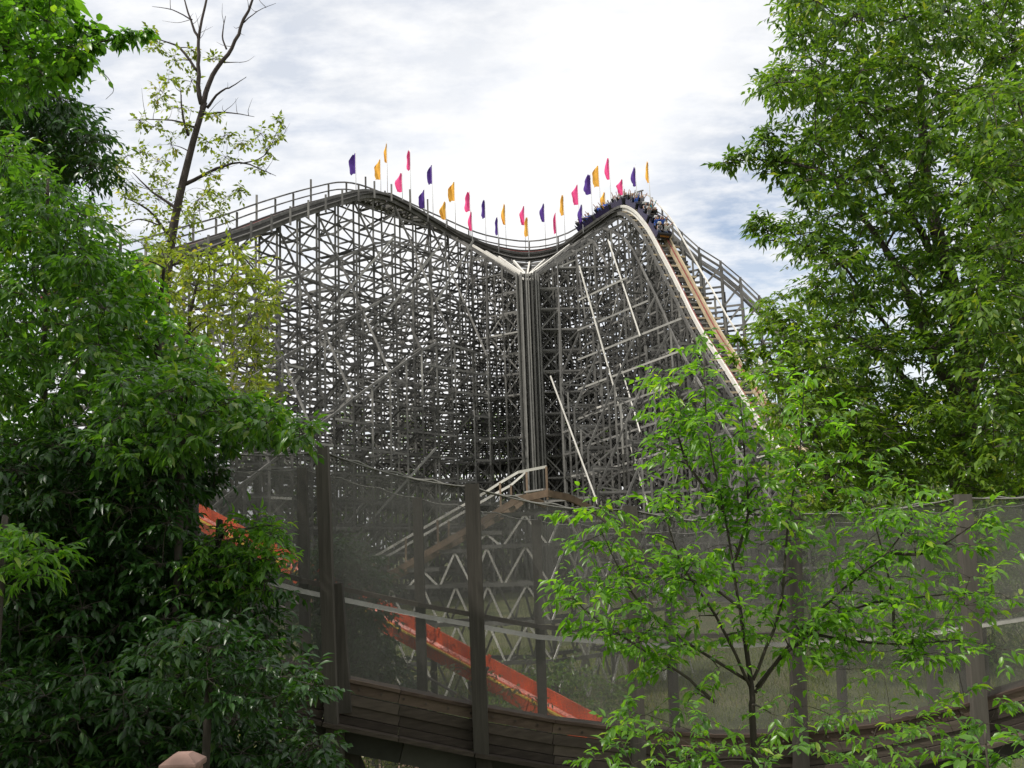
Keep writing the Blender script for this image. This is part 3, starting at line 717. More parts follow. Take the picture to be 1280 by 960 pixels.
# ------------------------------------------------------------------ near netted fence and plank wall
def interp(tbl, x):
    for (a, *va), (b, *vb) in zip(tbl, tbl[1:]):
        if x <= b:
            t = (x-a)/(b-a); return [p+(q-p)*t for p, q in zip(va, vb)]
    return list(tbl[-1][1:])
tb = [(120, 540, 780, 11.2), (231, 556, 803, 11.3), (403, 562, 848, 11.5), (590, 607, 887, 11.8), (720, 628, 910, 12.1), (860, 642, 924, 12.4), (990, 640, 922, 12.6), (1100, 630, 910, 12.6), (1203, 620, 887, 12.5), (1300, 612, 858, 12.4), (1400, 600, 825, 12.3)]
def smooth_curve(key):
    pts = [P(a, v[key], v[2]) for a, *v in tb]; return catmull(pts, 10)
topc = smooth_curve(0); botc = smooth_curve(1)
fence = empty('netted_fence', (0, 12, GZ), 'tall dark timber posts holding grey safety netting in front of the ramp', 'fence')
post_px = [231, 403, 590, 787, 990, 1203]
pp = []
for x in post_px:
    yt, yb, d = interp(tb, x); a = P(x, yt-2, d)
    low = P(x+(10 if x < 1000 else 20), yb, d)
    pp.append((x, a, low, d))
    lean = (low-a)
    w = .17 if x != 403 else .14
    beam('post', a, a+lean*1.19, w, .15, 'post', fence)
    if x == 403: beam('post', a+Vector((.13, .12, -1.55)), a+lean*1.15+Vector((.14, .12, 0)), .14, .14, 'post', fence)
# netting panels: sagging top edge between posts
def netpanel(name, tpts, bpts, sag, parent, bays, push=0.0):
    vs, fs, uvs = [], [], []; nv = 14; n = len(tpts); ul = 0
    for k in range(n):
        if k: ul += (tpts[k]-tpts[k-1]).length
        for j in range(nv+1):
            v_ = j/nv; p = tpts[k].lerp(bpts[k], v_)
            p = p+Vector((0, 1, 0))*(push+(0.03*math.sin(ul*3.1+v_*4)+.018*math.sin(ul*9.7+v_*2))*math.sin(v_*math.pi))
            vs.append(tuple(p)); uvs.append((ul, v_*(tpts[k]-bpts[k]).length))
    for k in range(n-1):
        for j in range(nv):
            q = k*(nv+1)+j; fs.append((q, q+nv+1, q+nv+2, q+1))
    me = bpy.data.meshes.new(name); me.from_pydata(vs, [], fs); me.materials.append(M['net'])
    uvl = me.uv_layers.new(name='UVMap'); li = np.zeros(len(me.loops), dtype=np.int32); me.loops.foreach_get('vertex_index', li)
    uvl.data.foreach_set('uv', np.array(uvs, dtype=np.float32)[li].ravel()); me.polygons.foreach_set('use_smooth', [True]*len(fs))
    return link(name, me, parent)
def edge(x, key, tb_=tb):
    v = interp(tb_, x); return P(x, v[key], v[2])
bounds = [231, 403, 590, 787, 990, 1203, 1390]
net_top_pts = []
for a, b in zip(bounds, bounds[1:]):
    tp, bp_ = [], []; n = 26
    for k in range(n+1):
        t = k/n; x = a+(b-a)*t
        sc = 0.035*abs(math.sin(t*math.pi*4.0+(0.3*math.sin(a)))) + 0.05*math.sin(t*math.pi)   # scallops where it is tied to the cable
        tp.append(edge(x, 0)-Vector((0, 0, sc))); bp_.append(edge(x, 1))
    netpanel('netting', tp, bp_, 0, fence, 4, 0.10)
    mb = MB(); mb.tube([p+Vector((0, .09, 0)) for p in tp], .012, 5); mb.build('top_cord', 'rope', fence, True)
    mb = MB(); mb.tube([edge(a+(b-a)*k/8, 0)-Vector((0, 0, .02+.07*math.sin(k/8*math.pi)))+Vector((0, .06, 0)) for k in range(9)], .009, 5); mb.build('top_cable', 'rope', fence, True)

# back row of posts with handrails and its own net
tb2 = [(100, 560, 640, 15.2), (240, 590, 700, 15.3), (378, 585, 738, 15.5), (522, 622, 768, 15.8), (670, 650, 795, 16.2), (833, 665, 807, 16.6), (990, 660, 804, 16.9), (1155, 640, 791, 16.8), (1290, 628, 770, 16.6), (1420, 610, 740, 16.4)]
fence2 = empty('handrail_fence', (0, 16, GZ), 'farther timber fence with double handrail and a second net, behind the front posts', 'fence')
px2 = [240, 378, 522, 670, 833, 990, 1155, 1290, 1420]
pr = None
for x in px2:
    yt, yr, d = interp(tb2, x); a = P(x, yt, d); low = Vector((P(x+8, 900, d).x, a.y, GZ-.1))
    beam('post', a, low, .15, .15, 'post', fence2)
for key, w, dh, mat in ((1, .10, .16, 'post'), (1, .12, 0, 'plank')):
    for a, b in zip(px2, px2[1:]):
        beam('handrail', edge(a, 1, tb2)+Vector((0, -.14, dh)), edge(b, 1, tb2)+Vector((0.02, -.14, dh)), 0.06 if dh == 0 else .14, .07 if dh == 0 else .07, 'pale' if dh == 0 else 'plank', fence2)
for a, b in zip(px2, px2[1:]):
    tp = []; bp_ = []
    for k in range(19):
        t = k/18; x = a+(b-a)*t; e = edge(x, 0, tb2); tp.append(e-Vector((0, 0, .04*abs(math.sin(t*math.pi*3))))); bp_.append(Vector((e.x, e.y, GZ+.5)))
    netpanel('netting', tp, bp_, 0, fence2, 3, 0.09)
    mb = MB(); mb.tube(tp, .01, 5); mb.build('top_cord', 'rope', fence2, True)

# plank wall along the foot of the netting
wall = empty('curved_plank_wall', (0, 12.2, GZ), 'curved wall of stacked weathered planks with a reddish brown top board, under the front netting', 'plank wall')
xs_ = [100, 231, 330, 403, 497, 590, 690, 787, 890, 990, 1095, 1203, 1300, 1400]
layers = [(0.00, 0.11, 0.00, 'brownplank'), (0.125, 0.11, .02, 'plank'), (0.245, 0.11, .0, 'plank'), (0.365, .08, .035, 'plank')]
for a, b in zip(xs_, xs_[1:]):
    A = edge(a, 1); Bv = edge(b, 1); d = (Bv-A).normalized()*0.004
    jz = random.uniform(-.004, .004)
    for (dz, h, dy, mat) in layers:
        beam('plank', A+d+Vector((0, .10-dy, -dz-h/2+jz)), Bv-d+Vector((0, .10-dy, -dz-h/2+jz)), .07, h, mat, wall)
    beam('top_board', A+d+Vector((0, .22, .02+jz)), Bv-d+Vector((0, .22, .02+jz)), .36, .035, 'brownplank', wall)
    beam('bottom_ledge', A+d+Vector((0, -.02, -.475)), Bv-d+Vector((0, -.02, -.475)), .20, .045, 'plank', wall)
    beam('deck_board', A+d+Vector((0, .8, -.42)), Bv-d+Vector((0, .8, -.42)), .9, .05, 'plank', wall)
    beam('under_beam', A+d+Vector((0, .3, -.66)), Bv-d+Vector((0, .3, -.66)), .14, .28, 'darkwood', wall)
for x in (231, 403, 590, 787, 990, 1203):
    e = edge(x, 1); 
    for dy in (.12, 1.2):
        beam('support_post', Vector((e.x+.12, e.y+dy, e.z-.52)), Vector((e.x+.12, e.y+dy, GZ-.1)), .18, .18, 'post', wall)
    beam('support_brace', Vector((e.x-.9, e.y+.35, GZ)), Vector((e.x+.1, e.y+.35, e.z-.6)), .09, .16, 'post', wall)
    beam('support_brace', Vector((e.x+1.1, e.y+.5, GZ+.2)), Vector((e.x+.15, e.y+.5, e.z-.7)), .09, .16, 'post', wall)
# small bolt heads along the top board
bolts = []
mb = MB()
for a in range(420, 1280, 28):
    e = edge(a, 1); mb.tube([e+Vector((0, .065, -.05)), e+Vector((0, .045, -.05))], .014, 6)
mb.build('bolt_heads', 'plank', wall)['kind'] = 'stuff'

# things seen under the wall: pavers, picket fence, post caps, metal box
pave = tag(MB().build('paving', 'brickc'), kind='structure'); 
mbp = MB()
y0 = 20.2
for r_ in range(16):
    for c in range(26):
        x = -6.5+c*.42+(.21 if r_ % 2 else 0); y = y0+r_*.21
        mbp.box(Matrix.Translation((x, y, GZ+.10+random.uniform(-.004, .004))) @ Matrix.Diagonal((.405, .195, .06, 1)))
me_ = bpy.data.meshes.new('paving'); me_.from_pydata(mbp.v, [], mbp.f); me_.materials.append(M['brickc']); pave.data = me_
pf = empty('picket_railing', (-3.2, 19.4, GZ), 'low dark metal railing of thin upright bars under the plank wall', 'railing')
for k in range(34):
    x = -5.2+k*.12; mb = MB(); mb.tube([(x, 19.4, GZ), (x, 19.4, GZ+.85)], .012, 6); mb.build('bar', 'black', pf)
for z in (.12, .82): mb = MB(); mb.beam((-5.25, 19.4, GZ+z), (-1.2, 19.4, GZ+z), .04, .035); mb.build('rail', 'black', pf)
def capped_post(px, py, d, w, mat, label):
    t = P(px, py, d); g = empty('capped_post', (t.x, t.y, ground_z(t.x, t.y)), label, 'post')
    mb = MB(); h = w/2; z0 = ground_z(t.x, t.y); z1 = t.z-w*.38
    mb.sweep([[(t.x-h*.86, t.y-h*.86, z0), (t.x+h*.86, t.y-h*.86, z0), (t.x+h*.86, t.y+h*.86, z0), (t.x-h*.86, t.y+h*.86, z0)], [(t.x-h*.86, t.y-h*.86, z1), (t.x+h*.86, t.y-h*.86, z1), (t.x+h*.86, t.y+h*.86, z1), (t.x-h*.86, t.y+h*.86, z1)]]); mb.build('shaft', mat, g)
    mb = MB(); q = lambda s_, z: [(t.x-h*s_, t.y-h*s_, z), (t.x+h*s_, t.y-h*s_, z), (t.x+h*s_, t.y+h*s_, z), (t.x-h*s_, t.y+h*s_, z)]
    mb.sweep([q(1, z1+.002), q(1.03, z1+w*.1), q(1.0, z1+w*.16), q(.42, t.z)]); mb.build('cap', mat, g)
capped_post(229, 941, 6.0, .205, 'cap', 'squat pink brown post with a pyramid cap at the bottom left')
bx = P(262, 930, 13); g = empty('metal_box', (bx.x, bx.y, GZ), 'blue grey metal cabinet glimpsed through dark leaves at the bottom left', 'cabinet')
beam('body', Vector((bx.x, bx.y, GZ)), Vector((bx.x, bx.y, bx.z+.12)), .26, .2, 'bluegrey', g)
beam('lid', Vector((bx.x, bx.y, bx.z+.122)), Vector((bx.x, bx.y, bx.z+.15)), .3, .24, 'bluegrey', g)

# ------------------------------------------------------------------ vegetation
def leaf_template(fine_):
    if not fine_:
        v = np.array([(0, 0, 0), (-.5, .42, .06), (0, .45, 0), (.5, .42, .06), (0, 1, -.10)], float)
        f = [(0, 2, 1), (0, 3, 2), (1, 2, 4), (2, 3, 4)]
        return v, f
    v = np.array([(0, 0, 0), (-.42, .22, .05), (-.48, .55, .06), (0, .25, 0), (0, .6, -.03), (.42, .22, .05), (.48, .55, .06), (0, 1, -.16)], float)
    f = [(0, 3, 1), (0, 5, 3), (1, 3, 4), (1, 4, 2), (3, 5, 6), (3, 6, 4), (2, 4, 7), (4, 6, 7)]
    return v, f
TPL = {False: leaf_template(False), True: leaf_template(True)}
def leaf_frames(pos, dr, nr):
    y = dr/np.linalg.norm(dr, axis=1, keepdims=True); x = np.cross(y, nr); x /= (np.linalg.norm(x, axis=1, keepdims=True)+1e-9); z = np.cross(x, y)
    return x, y, z
def leaves_object(name, pos, dr, nr, ln, wd, mat, parent, fine_):
    tv, tf = TPL[fine_]; x, y, z = leaf_frames(pos, dr, nr); n = len(pos); k = len(tv)
    V = (pos[:, None, :] + x[:, None, :]*(tv[None, :, 0:1]*wd[:, None, None]) + y[:, None, :]*(tv[None, :, 1:2]*ln[:, None, None]) + z[:, None, :]*(tv[None, :, 2:3]*ln[:, None, None])).reshape(-1, 3)
    o_ = np.array(wmat(parent).translation) if parent else np.zeros(3)
    V = V-o_
    F = (np.array(tf)[None, :, :]+(np.arange(n)*k)[:, None, None]).reshape(-1, 3)
    me = bpy.data.meshes.new(name); me.vertices.add(len(V)); me.vertices.foreach_set('co', V.astype(np.float32).ravel())
    me.loops.add(F.size); me.loops.foreach_set('vertex_index', F.astype(np.int32).ravel())
    me.polygons.add(len(F)); me.polygons.foreach_set('loop_start', np.arange(0, F.size, 3, dtype=np.int32))
    try: me.polygons.foreach_set('loop_total', np.full(len(F), 3, dtype=np.int32))
    except Exception: pass
    me.update(calc_edges=True); me.materials.append(M[mat])
    o = bpy.data.objects.new(name, me); COL.objects.link(o)
    if parent: o.parent = parent
    o['kind'] = 'stuff'; return o
def rand_unit(n):
    v = rng.normal(size=(n, 3)); return v/np.linalg.norm(v, axis=1, keepdims=True)
def in_poly(x, y, poly):
    c = False; j = len(poly)-1
    for i in range(len(poly)):
        xi, yi = poly[i]; xj, yj = poly[j]
        if (yi > y) != (yj > y) and x < (xj-xi)*(y-yi)/(yj-yi)+xi: c = not c
        j = i
    return c
def fill_clumps(poly, d, thick, r, spacing, holes=(), tries=3000):
    """clump centres scattered through a crown whose outline is the polygon, at distance d +- thick"""
    xs = [p[0] for p in poly]; ys = [p[1] for p in poly]; out_ = []
    for _ in range(tries):
        x = random.uniform(min(xs), max(xs)); y = random.uniform(min(ys), max(ys))
        if not in_poly(x, y, poly): continue
        if any((x-a)**2+(y-b)**2 < c*c for a, b, c in holes): continue
        dd = d+random.uniform(-thick, thick); p = P(x, y, dd)
        if all((p-q).length > spacing for q, _ in out_): out_.append((p, r*random.uniform(.7, 1.25)))
    return out_
def tree(name, label, cat, trunk, limbs, clumps, leafm, barkm, ll, lw, twigs, lpt, fine_=False, droop=.3, group=None, parts=0, branch=True, trad=.02, spread=1.0, flat=.8, twl=(.45, 1.0), limbr=1.0, upn=0.9):
    """trunk: [(point, radius)...]; limbs: list of the same; clumps: [(centre, r)...]"""
    base = Vector(trunk[0][0]); root = empty(name, base, label, cat, group)
    mb = MB(); pts = catmull([p for p, _ in trunk], 5); rd = np.interp(np.linspace(0, 1, len(pts)), np.linspace(0, 1, len(trunk)), [r_ for _, r_ in trunk])
    mb.tube(pts, list(rd), 10)
    sk = [(p, r_) for p, r_ in zip(pts, rd)]
    for lb in limbs:
        pl = catmull([p for p, _ in lb], 4); rl = np.interp(np.linspace(0, 1, len(pl)), np.linspace(0, 1, len(lb)), [r_ for _, r_ in lb])
        pl = [p+Vector(rand_unit(1)[0])*(r_*.5) for p, r_ in zip(pl, rl)]
        mb.tube(pl, list(rl), 7); sk += list(zip(pl, rl))
    mb.build('trunk', barkm, root, True)
    br = MB(); POS, DIR, NRM = [], [], []
    nodes = [(Vector(p), r_) for p, r_ in sk]
    order = sorted(clumps, key=lambda c: min((c[0]-n_[0]).length for n_ in nodes))
    for c, r in order:
        if branch:
            best = min(nodes, key=lambda n_: (c-n_[0]).length+max(0, (n_[0].z-c.z))*0.8)
            a = best[0]; d = c-a; ln_ = d.length
            if ln_ > 0.05:
                mid = a+d*.5+Vector((0, 0, ln_*.10))+Vector(rand_unit(1)[0])*ln_*.10; ra = min(best[1]*.75, .012*limbr*ln_+trad*1.6*limbr)
                pl = catmull([a, mid, c], 4); rl = np.linspace(ra, trad*.8, len(pl)); br.tube(pl, list(rl), 5, False)
                nodes += [(p, q) for p, q in list(zip(pl, rl))[2:]]
        for _ in range(twigs):
            u = Vector(rand_unit(1)[0]); u.z *= flat; st = c+u*r*random.uniform(.1, .6)
            dirv = (u+Vector((random.uniform(-.5, .5), random.uniform(-.5, .5), random.uniform(-.35, .35)))).normalized()
            tl = r*random.uniform(*twl)*spread; en = st+dirv*tl-Vector((0, 0, droop*tl*.5)); md = st+dirv*tl*.5
            if branch and random.random() < (1 if fine_ or name == 'half_bare_tree' else .35): br.tube([c, st, md, en], [trad*.7, trad*.5, trad*.35, trad*.2], 3, False)
            for q in range(lpt):
                t = (q+.6)/lpt; p = st.lerp(md, t*2) if t < .5 else md.lerp(en, t*2-1)
                sd = dirv.cross(Vector((0, 0, 1))); sd = sd.normalized() if sd.length > .05 else Vector((1, 0, 0))
                sgn = 1 if q % 2 else -1
                ld = (dirv*random.uniform(.4, .9)+sd*sgn*random.uniform(.5, 1.0)+Vector((0, 0, random.uniform(-.7, .15)-droop))) if q < lpt-1 else dirv+Vector((0, 0, -droop))
                POS.append(p); DIR.append(ld); NRM.append(Vector((random.uniform(-.6, .6), random.uniform(-.6, .6), upn)))
    if br.v: br.build('branches', barkm, root, False)['kind'] = 'stuff'
    if not POS: return root
    POS = np.array([tuple(p) for p in POS]); DIR = np.array([tuple(p) for p in DIR])+rng.normal(size=(len(POS), 3))*.22; NRM = np.array([tuple(p) for p in NRM])
    n = len(POS); ln = ll*rng.uniform(.5, 1.3, n); wd = lw*rng.uniform(.75, 1.2, n)
    if name == "beech_tree":      # the added unseen boughs that block light get bigger leaves
        hi = (POS[:, 2] > 9.2) | (POS[:, 1] < 0); ln[hi] *= 3.2; wd[hi] *= 3.2
    if parts:
        dist = POS[:, 1].copy(); order = np.argsort(dist)
        vis = [i for i in order if inframe(Vector(POS[i]), 0)][:parts]
        x, y, z = leaf_frames(POS, DIR, NRM); tv, tf = TPL[True]
        me = bpy.data.meshes.new('leaf'); me.from_pydata([tuple(t) for t in tv], [], tf); me.materials.append(M[leafm])
        for i in vis:
            mm = Matrix(((x[i][0]*wd[i], y[i][0]*ln[i], z[i][0]*ln[i]), (x[i][1]*wd[i], y[i][1]*ln[i], z[i][1]*ln[i]), (x[i][2]*wd[i], y[i][2]*ln[i], z[i][2]*ln[i]))).to_4x4(); mm.translation = Vector(POS[i])
            link('leaf', me, root, mm)
        keep = np.ones(n, bool); keep[vis] = False; POS, DIR, NRM, ln, wd = POS[keep], DIR[keep], NRM[keep], ln[keep], wd[keep]
    leaves_object('foliage', POS, DIR, NRM, ln, wd, leafm, root, fine_)
    return root
def PL(lst): return [(P(x, y, d), r_) for x, y, d, r_ in lst]
def at_ground(px, py, d): p = P(px, py, d); return Vector((p.x, p.y, ground_z(p.x, p.y)-.1))

# --- the big tree on the right
D = 24
poly = [(992, -30), (1310, -30), (1310, 640), (1180, 610), (1100, 590), (1030, 540), (1000, 470), (1000, 420), (1030, 380), (1005, 340), (1000, 300), (1015, 250), (985, 200), (1000, 150), (968, 115), (960, 85), (1010, 78), (992, 30)]
holes = [(1118, 212, 16), (1088, 318, 14), (1222, 85, 12), (1180, 225, 12), (1250, 60, 10), (1065, 268, 12)]
cl = fill_clumps(poly, D, 3.4, .62, .92, holes, 5000)
cl += [(P(x, y, D), r_) for x, y, r_ in ((905, 203, .32), (930, 195, .4), (955, 180, .5), (975, 195, .5), (965, 165, .4), (960, 290, .45), (985, 280, .5), (950, 275, .35), (1000, 305, .5), (975, 100, .5), (968, 215, .35), (1000, 215, .45), (1000, 245, .4))]
tree('oak_tree', 'huge dense green tree filling the right side, with dark forked trunk', 'tree',
     [(at_ground(1200, 700, D), .34)]+PL([(1204, 600, D, .30), (1210, 480, D, .26), (1190, 360, D, .2), (1160, 240, D, .14), (1150, 100, D, .07)]),
     [PL([(1208, 520, D, .17), (1160, 430, D-1, .12), (1120, 330, D-1, .08), (1060, 250, D-1, .05)]), PL([(1208, 480, D, .16), (1250, 380, D+1, .12), (1262, 250, D+1, .08), (1270, 100, D, .05)]),
      PL([(1190, 360, D, .13), (1150, 290, D, .09), (1090, 190, D, .05), (1040, 120, D, .03)]), PL([(1120, 330, D-1, .06), (1040, 225, D-1, .04), (960, 200, D, .025), (900, 205, D, .012)]),
      PL([(1205, 560, D, .14), (1130, 470, D+1, .09), (1060, 420, D+1, .06), (1010, 390, D+1, .04)]), PL([(1110, 410, D, .05), (1040, 320, D, .03), (960, 300, D, .015)])],
     cl, 'leaf_big', 'bark', .235, .088, 17, 8, droop=.25, trad=.018, flat=.6)
# --- tree at the right edge, warmer
poly = [(1225, 120), (1320, 100), (1320, 560), (1240, 560), (1215, 420), (1225, 260)]
cl = fill_clumps(poly, 19, 1.5, .7, .62, (), 1500)
tree('maple_tree', 'leafy tree cut off by the right edge, in front of the huge tree', 'tree', [(at_ground(1290, 700, 19), .16)]+PL([(1300, 500, 19, .12), (1290, 300, 19, .08), (1280, 150, 19, .03)]), [], cl, 'leaf_big', 'bark', .22, .085, 9, 8, droop=.25, trad=.012, flat=.6)
# --- lower trees between the drop and the big tree
poly = [(975, 375), (1010, 420), (1090, 520), (1180, 500), (1280, 540), (1280, 700), (1100, 700), (980, 640), (985, 560), (960, 480), (945, 430)]
cl = fill_clumps(poly, 21.5, 1.5, .6, .62, [(930, 560, 22), (890, 600, 25)], 2500)
cl += [(P(x, y, 21.5), r_) for x, y, r_ in ((968, 375, .32), (990, 400, .4), (962, 402, .36), (925, 448, .25), (945, 440, .25), (925, 425, .16))]
tree('ash_tree', 'lighter green tree with wispy top between the steep drop and the huge tree', 'tree', [(at_ground(1040, 760, 21.5), .11)]+PL([(1040, 640, 21.5, .09), (1010, 520, 21.5, .06), (975, 400, 21.5, .02)]), [PL([(1035, 600, 21.5, .06), (1100, 540, 21.5, .045), (1190, 520, 21.5, .02)])], cl, 'leaf_warm', 'bark', .19, .075, 12, 8, droop=.25, trad=.012, flat=.6)
# --- trees seen through the right part of the netting
for (x0, d, h, lb) in ((1080, 38, 560, 'dim green tree behind the netting right of the sapling'), (1190, 34, 560, 'dim green tree behind the netting beside the right post'), (1290, 36, 520, 'dim green tree behind the netting at the far right edge')):
    poly = [(x0-60, h+60), (x0, h), (x0+60, h+60), (x0+75, 840), (x0-75, 840)]
    cl = fill_clumps(poly, d, 3, 1.1, 1.15, (), 900)
    tree('woodland_tree', lb, 'tree', [(at_ground(x0, 840, d), .2)]+PL([(x0, 700, d, .15), (x0, h+40, d, .05)]), [], cl, 'leaf_big', 'bark', .2, .09, 16, 6, group='trees behind the netting', trad=.02)

# --- far wood behind the coaster
far = [(-62, 118, 15), (-50, 112, 17), (-41, 122, 19), (-30, 126, 20), (-20, 121, 21), (-11, 128, 20), (-3, 119, 21), (6, 124, 19), (14, 130, 20), (23, 121, 18), (32, 126, 19), (42, 120, 17), (52, 125, 18), (64, 120, 17), (-56, 132, 18), (-35, 138, 22), (-15, 140, 23), (10, 139, 22), (30, 138, 21), (50, 137, 20)]
where = ['farthest left', 'second from the left', 'below the first left posts', 'below the rising track', 'below the left crest', 'left of the post bundle, paler', 'just left of the post bundle', 'just right of the post bundle', 'right of the post bundle', 'below the right crest', 'behind the upper drop', 'behind the middle drop', 'behind the foot of the drop', 'farthest right', 'rear row farthest left', 'rear row under the rising track', 'rear row under the left crest', 'rear row behind the post bundle', 'rear row under the train', 'rear row far right']
for k, (x, y, h) in enumerate(far):
    b_ = Vector((x, y, GZ)); cl = []
    for _ in range(40):
        u = Vector(rand_unit(1)[0]); cl.append((b_+Vector((u.x*4.8*random.uniform(.4, 1), u.y*4*random.uniform(.4, 1), h*.56+u.z*h*.44)), 1.9*random.uniform(.7, 1.2)))
    tree('woodland_tree', 'background woodland tree seen through the coaster timbers, '+where[k], 'tree', [(b_, .35), (b_+Vector((.3, 0, h*.5)), .25), (b_+Vector((0, 0, h*.9)), .06)], [], cl, 'leaf_far', 'bark', .62, .34, 13, 5, group='woodland behind the coaster', branch=False, trad=.05)

# --- sparse half bare tree on the left
D = 36
lim = [PL([(253, 135, D, .11), (266, 95, D, .09), (290, 60, D, .07), (305, 25, D, .06), (325, -20, D, .03)]), PL([(250, 130, D, .10), (248, 80, D, .075), (250, 40, D, .055), (262, -20, D, .035)]),
       PL([(247, 90, D, .06), (225, 60, D, .045), (200, 50, D, .02), (180, 45, D, .008)]), PL([(249, 50, D, .06), (238, 25, D, .04), (228, -10, D, .02)]), PL([(240, 25, D, .03), (215, 12, D, .02), (190, 8, D, .006)]),
       PL([(258, 135, D, .06), (275, 115, D, .04), (290, 108, D, .025), (308, 96, D, .008)]), PL([(255, 143, D, .05), (280, 140, D, .03), (318, 146, D, .008)]),
       PL([(228, 232, D, .09), (262, 215, D, .06), (300, 203, D, .035), (345, 220, D, .008)]), PL([(300, 204, D, .03), (330, 195, D, .02), (350, 155, D, .006)]),
       PL([(235, 170, D, .06), (228, 140, D, .04), (226, 110, D, .01)]), PL([(222, 262, D, .07), (190, 240, D, .04), (165, 215, D, .01)]), PL([(245, 160, D, .05), (215, 150, D, .03), (160, 150, D, .008)]),
       PL([(283, 62, D, .04), (278, 45, D, .03), (282, 20, D, .01)]), PL([(277, 78, D, .03), (300, 78, D, .008)]), PL([(302, 30, D, .03), (322, 14, D, .015), (345, 4, D, .006)]), PL([(215, 300, D, .07), (185, 262, D, .04), (150, 245, D, .01)]),
       PL([(215, 330, D, .07), (255, 318, D, .05), (290, 300, D, .02)])]
for k in range(46):
    lb = random.choice(lim[:15]); j = random.randrange(len(lb)-1); a = lb[j][0].lerp(lb[j+1][0], random.random()); u = Vector(rand_unit(1)[0]); u.z = abs(u.z)*.8; l_ = random.uniform(.4, 1.3)
    lim.append([(a, .014), (a+u*l_*.5+Vector(rand_unit(1)[0])*.08, .009), (a+u*l_+Vector((0, 0, .15)), .003)])
cl = [(P(x+random.uniform(-8, 8), y+random.uniform(-7, 7), D+random.uniform(-1.2, 1.2)), r_) for x, y, r_ in ((180, 45, .3), (195, 60, .3), (222, 70, .35), (238, 60, .3), (215, 95, .4), (240, 100, .4), (262, 80, .3), (190, 125, .35), (205, 115, .45), (228, 130, .5), (172, 150, .35), (195, 160, .45), (215, 175, .5), (238, 160, .3), (180, 185, .4), (160, 195, .35), (200, 200, .5), (185, 215, .5), (165, 225, .45), (150, 210, .35), (210, 225, .5), (195, 245, .6), (170, 250, .6), (150, 240, .4), (265, 150, .3), (280, 165, .35), (262, 175, .4), (275, 190, .35), (320, 165, .4), (335, 185, .35), (345, 165, .3), (300, 175, .35), (348, 150, .25), (325, 205, .3), (270, 215, .3), (260, 240, .5), (285, 250, .5), (305, 245, .4), (240, 250, .5), (255, 265, .5), (225, 270, .6), (205, 275, .6), (185, 275, .5), (280, 270, .35), (210, 300, .6), (240, 290, .5), (180, 310, .6), (235, 320, .5), (190, 340, .6), (215, 350, .5), (160, 330, .5), (175, 370, .6), (220, 390, .5), (195, 410, .5), (240, 360, .5), (150, 290, .5), (130, 270, .4))]
tree('half_bare_tree', 'tall leaning half bare tree with dark forked limbs and sparse yellow green leaves', 'tree', [(at_ground(190, 760, D), .22)]+PL([(196, 600, D, .2), (203, 420, D, .18), (216, 290, D, .155), (238, 190, D, .125), (256, 128, D, .10)]), lim, cl, 'leaf_olive', 'barkgrey', .21, .12, 13, 4, droop=.1, trad=.011, spread=1.1, flat=1)
# --- yellowish tree in front of the coaster's left leg
poly = [(235, 320), (290, 310), (345, 345), (350, 400), (330, 425), (345, 470), (320, 520), (260, 510), (215, 420), (150, 420), (150, 330), (200, 300)]
cl = fill_clumps(poly, 30, 2.4, .5, .72, (), 1400)
tree('young_oak_tree', 'yellow green sparse tree in front of the left end of the coaster', 'tree', [(at_ground(240, 760, 30), .13)]+PL([(240, 560, 30, .1), (235, 420, 30, .07), (250, 340, 30, .03)]), [], cl, 'leaf_olive', 'bark', .22, .11, 8, 6, droop=.2, trad=.016, flat=.6)

# --- left near trees
def bushy(name, lb, poly, d, thick, r, sp, mat, ll, lw, tw, lpt, tx, fine_=True, droop=.4, holes=(), parts=0, trad=.006, grp=None, tries=4000, flat=.6, branch=True, topy=None):
    cl = fill_clumps(poly, d, thick, r, sp, holes, tries)
    ys = [p[1] for p in poly]; ty = topy or min(ys)
    tr_ = [(at_ground(tx-25, 800, d), .0045*d)]+PL([(tx-8, max(ys)*.6+ty*.4, d+.2, .0038*d), (tx-4, max(ys)*.25+ty*.75, d+.2, .0025*d), (tx, ty+15, d, .0015*d)])
    return tree(name, lb, 'tree' if 'tree' in name else 'shrub', tr_, [], cl, mat, 'bark', ll, lw, tw, lpt, fine_, droop, grp, parts, branch, trad, flat=flat)
# upper left corner branches with rounder leaves
poly = [(-30, -20), (60, -20), (70, 25), (100, 60), (75, 95), (30, 110), (-30, 120)]
cl = fill_clumps(poly, 9.5, .6, .26, .26, (), 1500)+[(P(x, y, 9.5), r_) for x, y, r_ in ((85, 75, .14), (95, 28, .12), (110, 35, .1), (105, 58, .1), (142, 46, .09), (160, 42, .1), (178, 40, .1), (125, 55, .06), (60, 85, .14), (75, 90, .12), (98, 78, .1))]
for _ in range(170):  # unseen overhead boughs, added to shade the left undergrowth
    cl.append((Vector((random.uniform(-17, -7.2), random.uniform(-3, 8.5), random.uniform(9.5, 13.5))), .9))
for _ in range(150):  # unseen boughs behind the camera, added to block sky light
    cl.append((Vector((random.uniform(-14, 13), random.uniform(-11, -1.5), random.uniform(7.5, 12.5))), 1.0))
tree('beech_tree', 'near tree with rounded bright leaves reaching in at the top left corner', 'tree', [(at_ground(-60, 700, 9.5), .14)]+PL([(-60, 400, 9.5, .12), (-50, 150, 9.5, .09), (-40, -30, 9.5, .06)]), [PL([(-45, 60, 9.5, .035), (30, 62, 9.5, .022), (90, 58, 9.5, .012), (140, 50, 9.5, .008), (195, 40, 9.5, .004)]), PL([(60, 62, 9.5, .01), (100, 75, 9.5, .006), (130, 92, 9.5, .004), (142, 112, 9.5, .003), (132, 124, 9.5, .002)])], cl, 'leaf_bright', 'bark', .095, .055, 11, 6, True, .45, trad=.004)
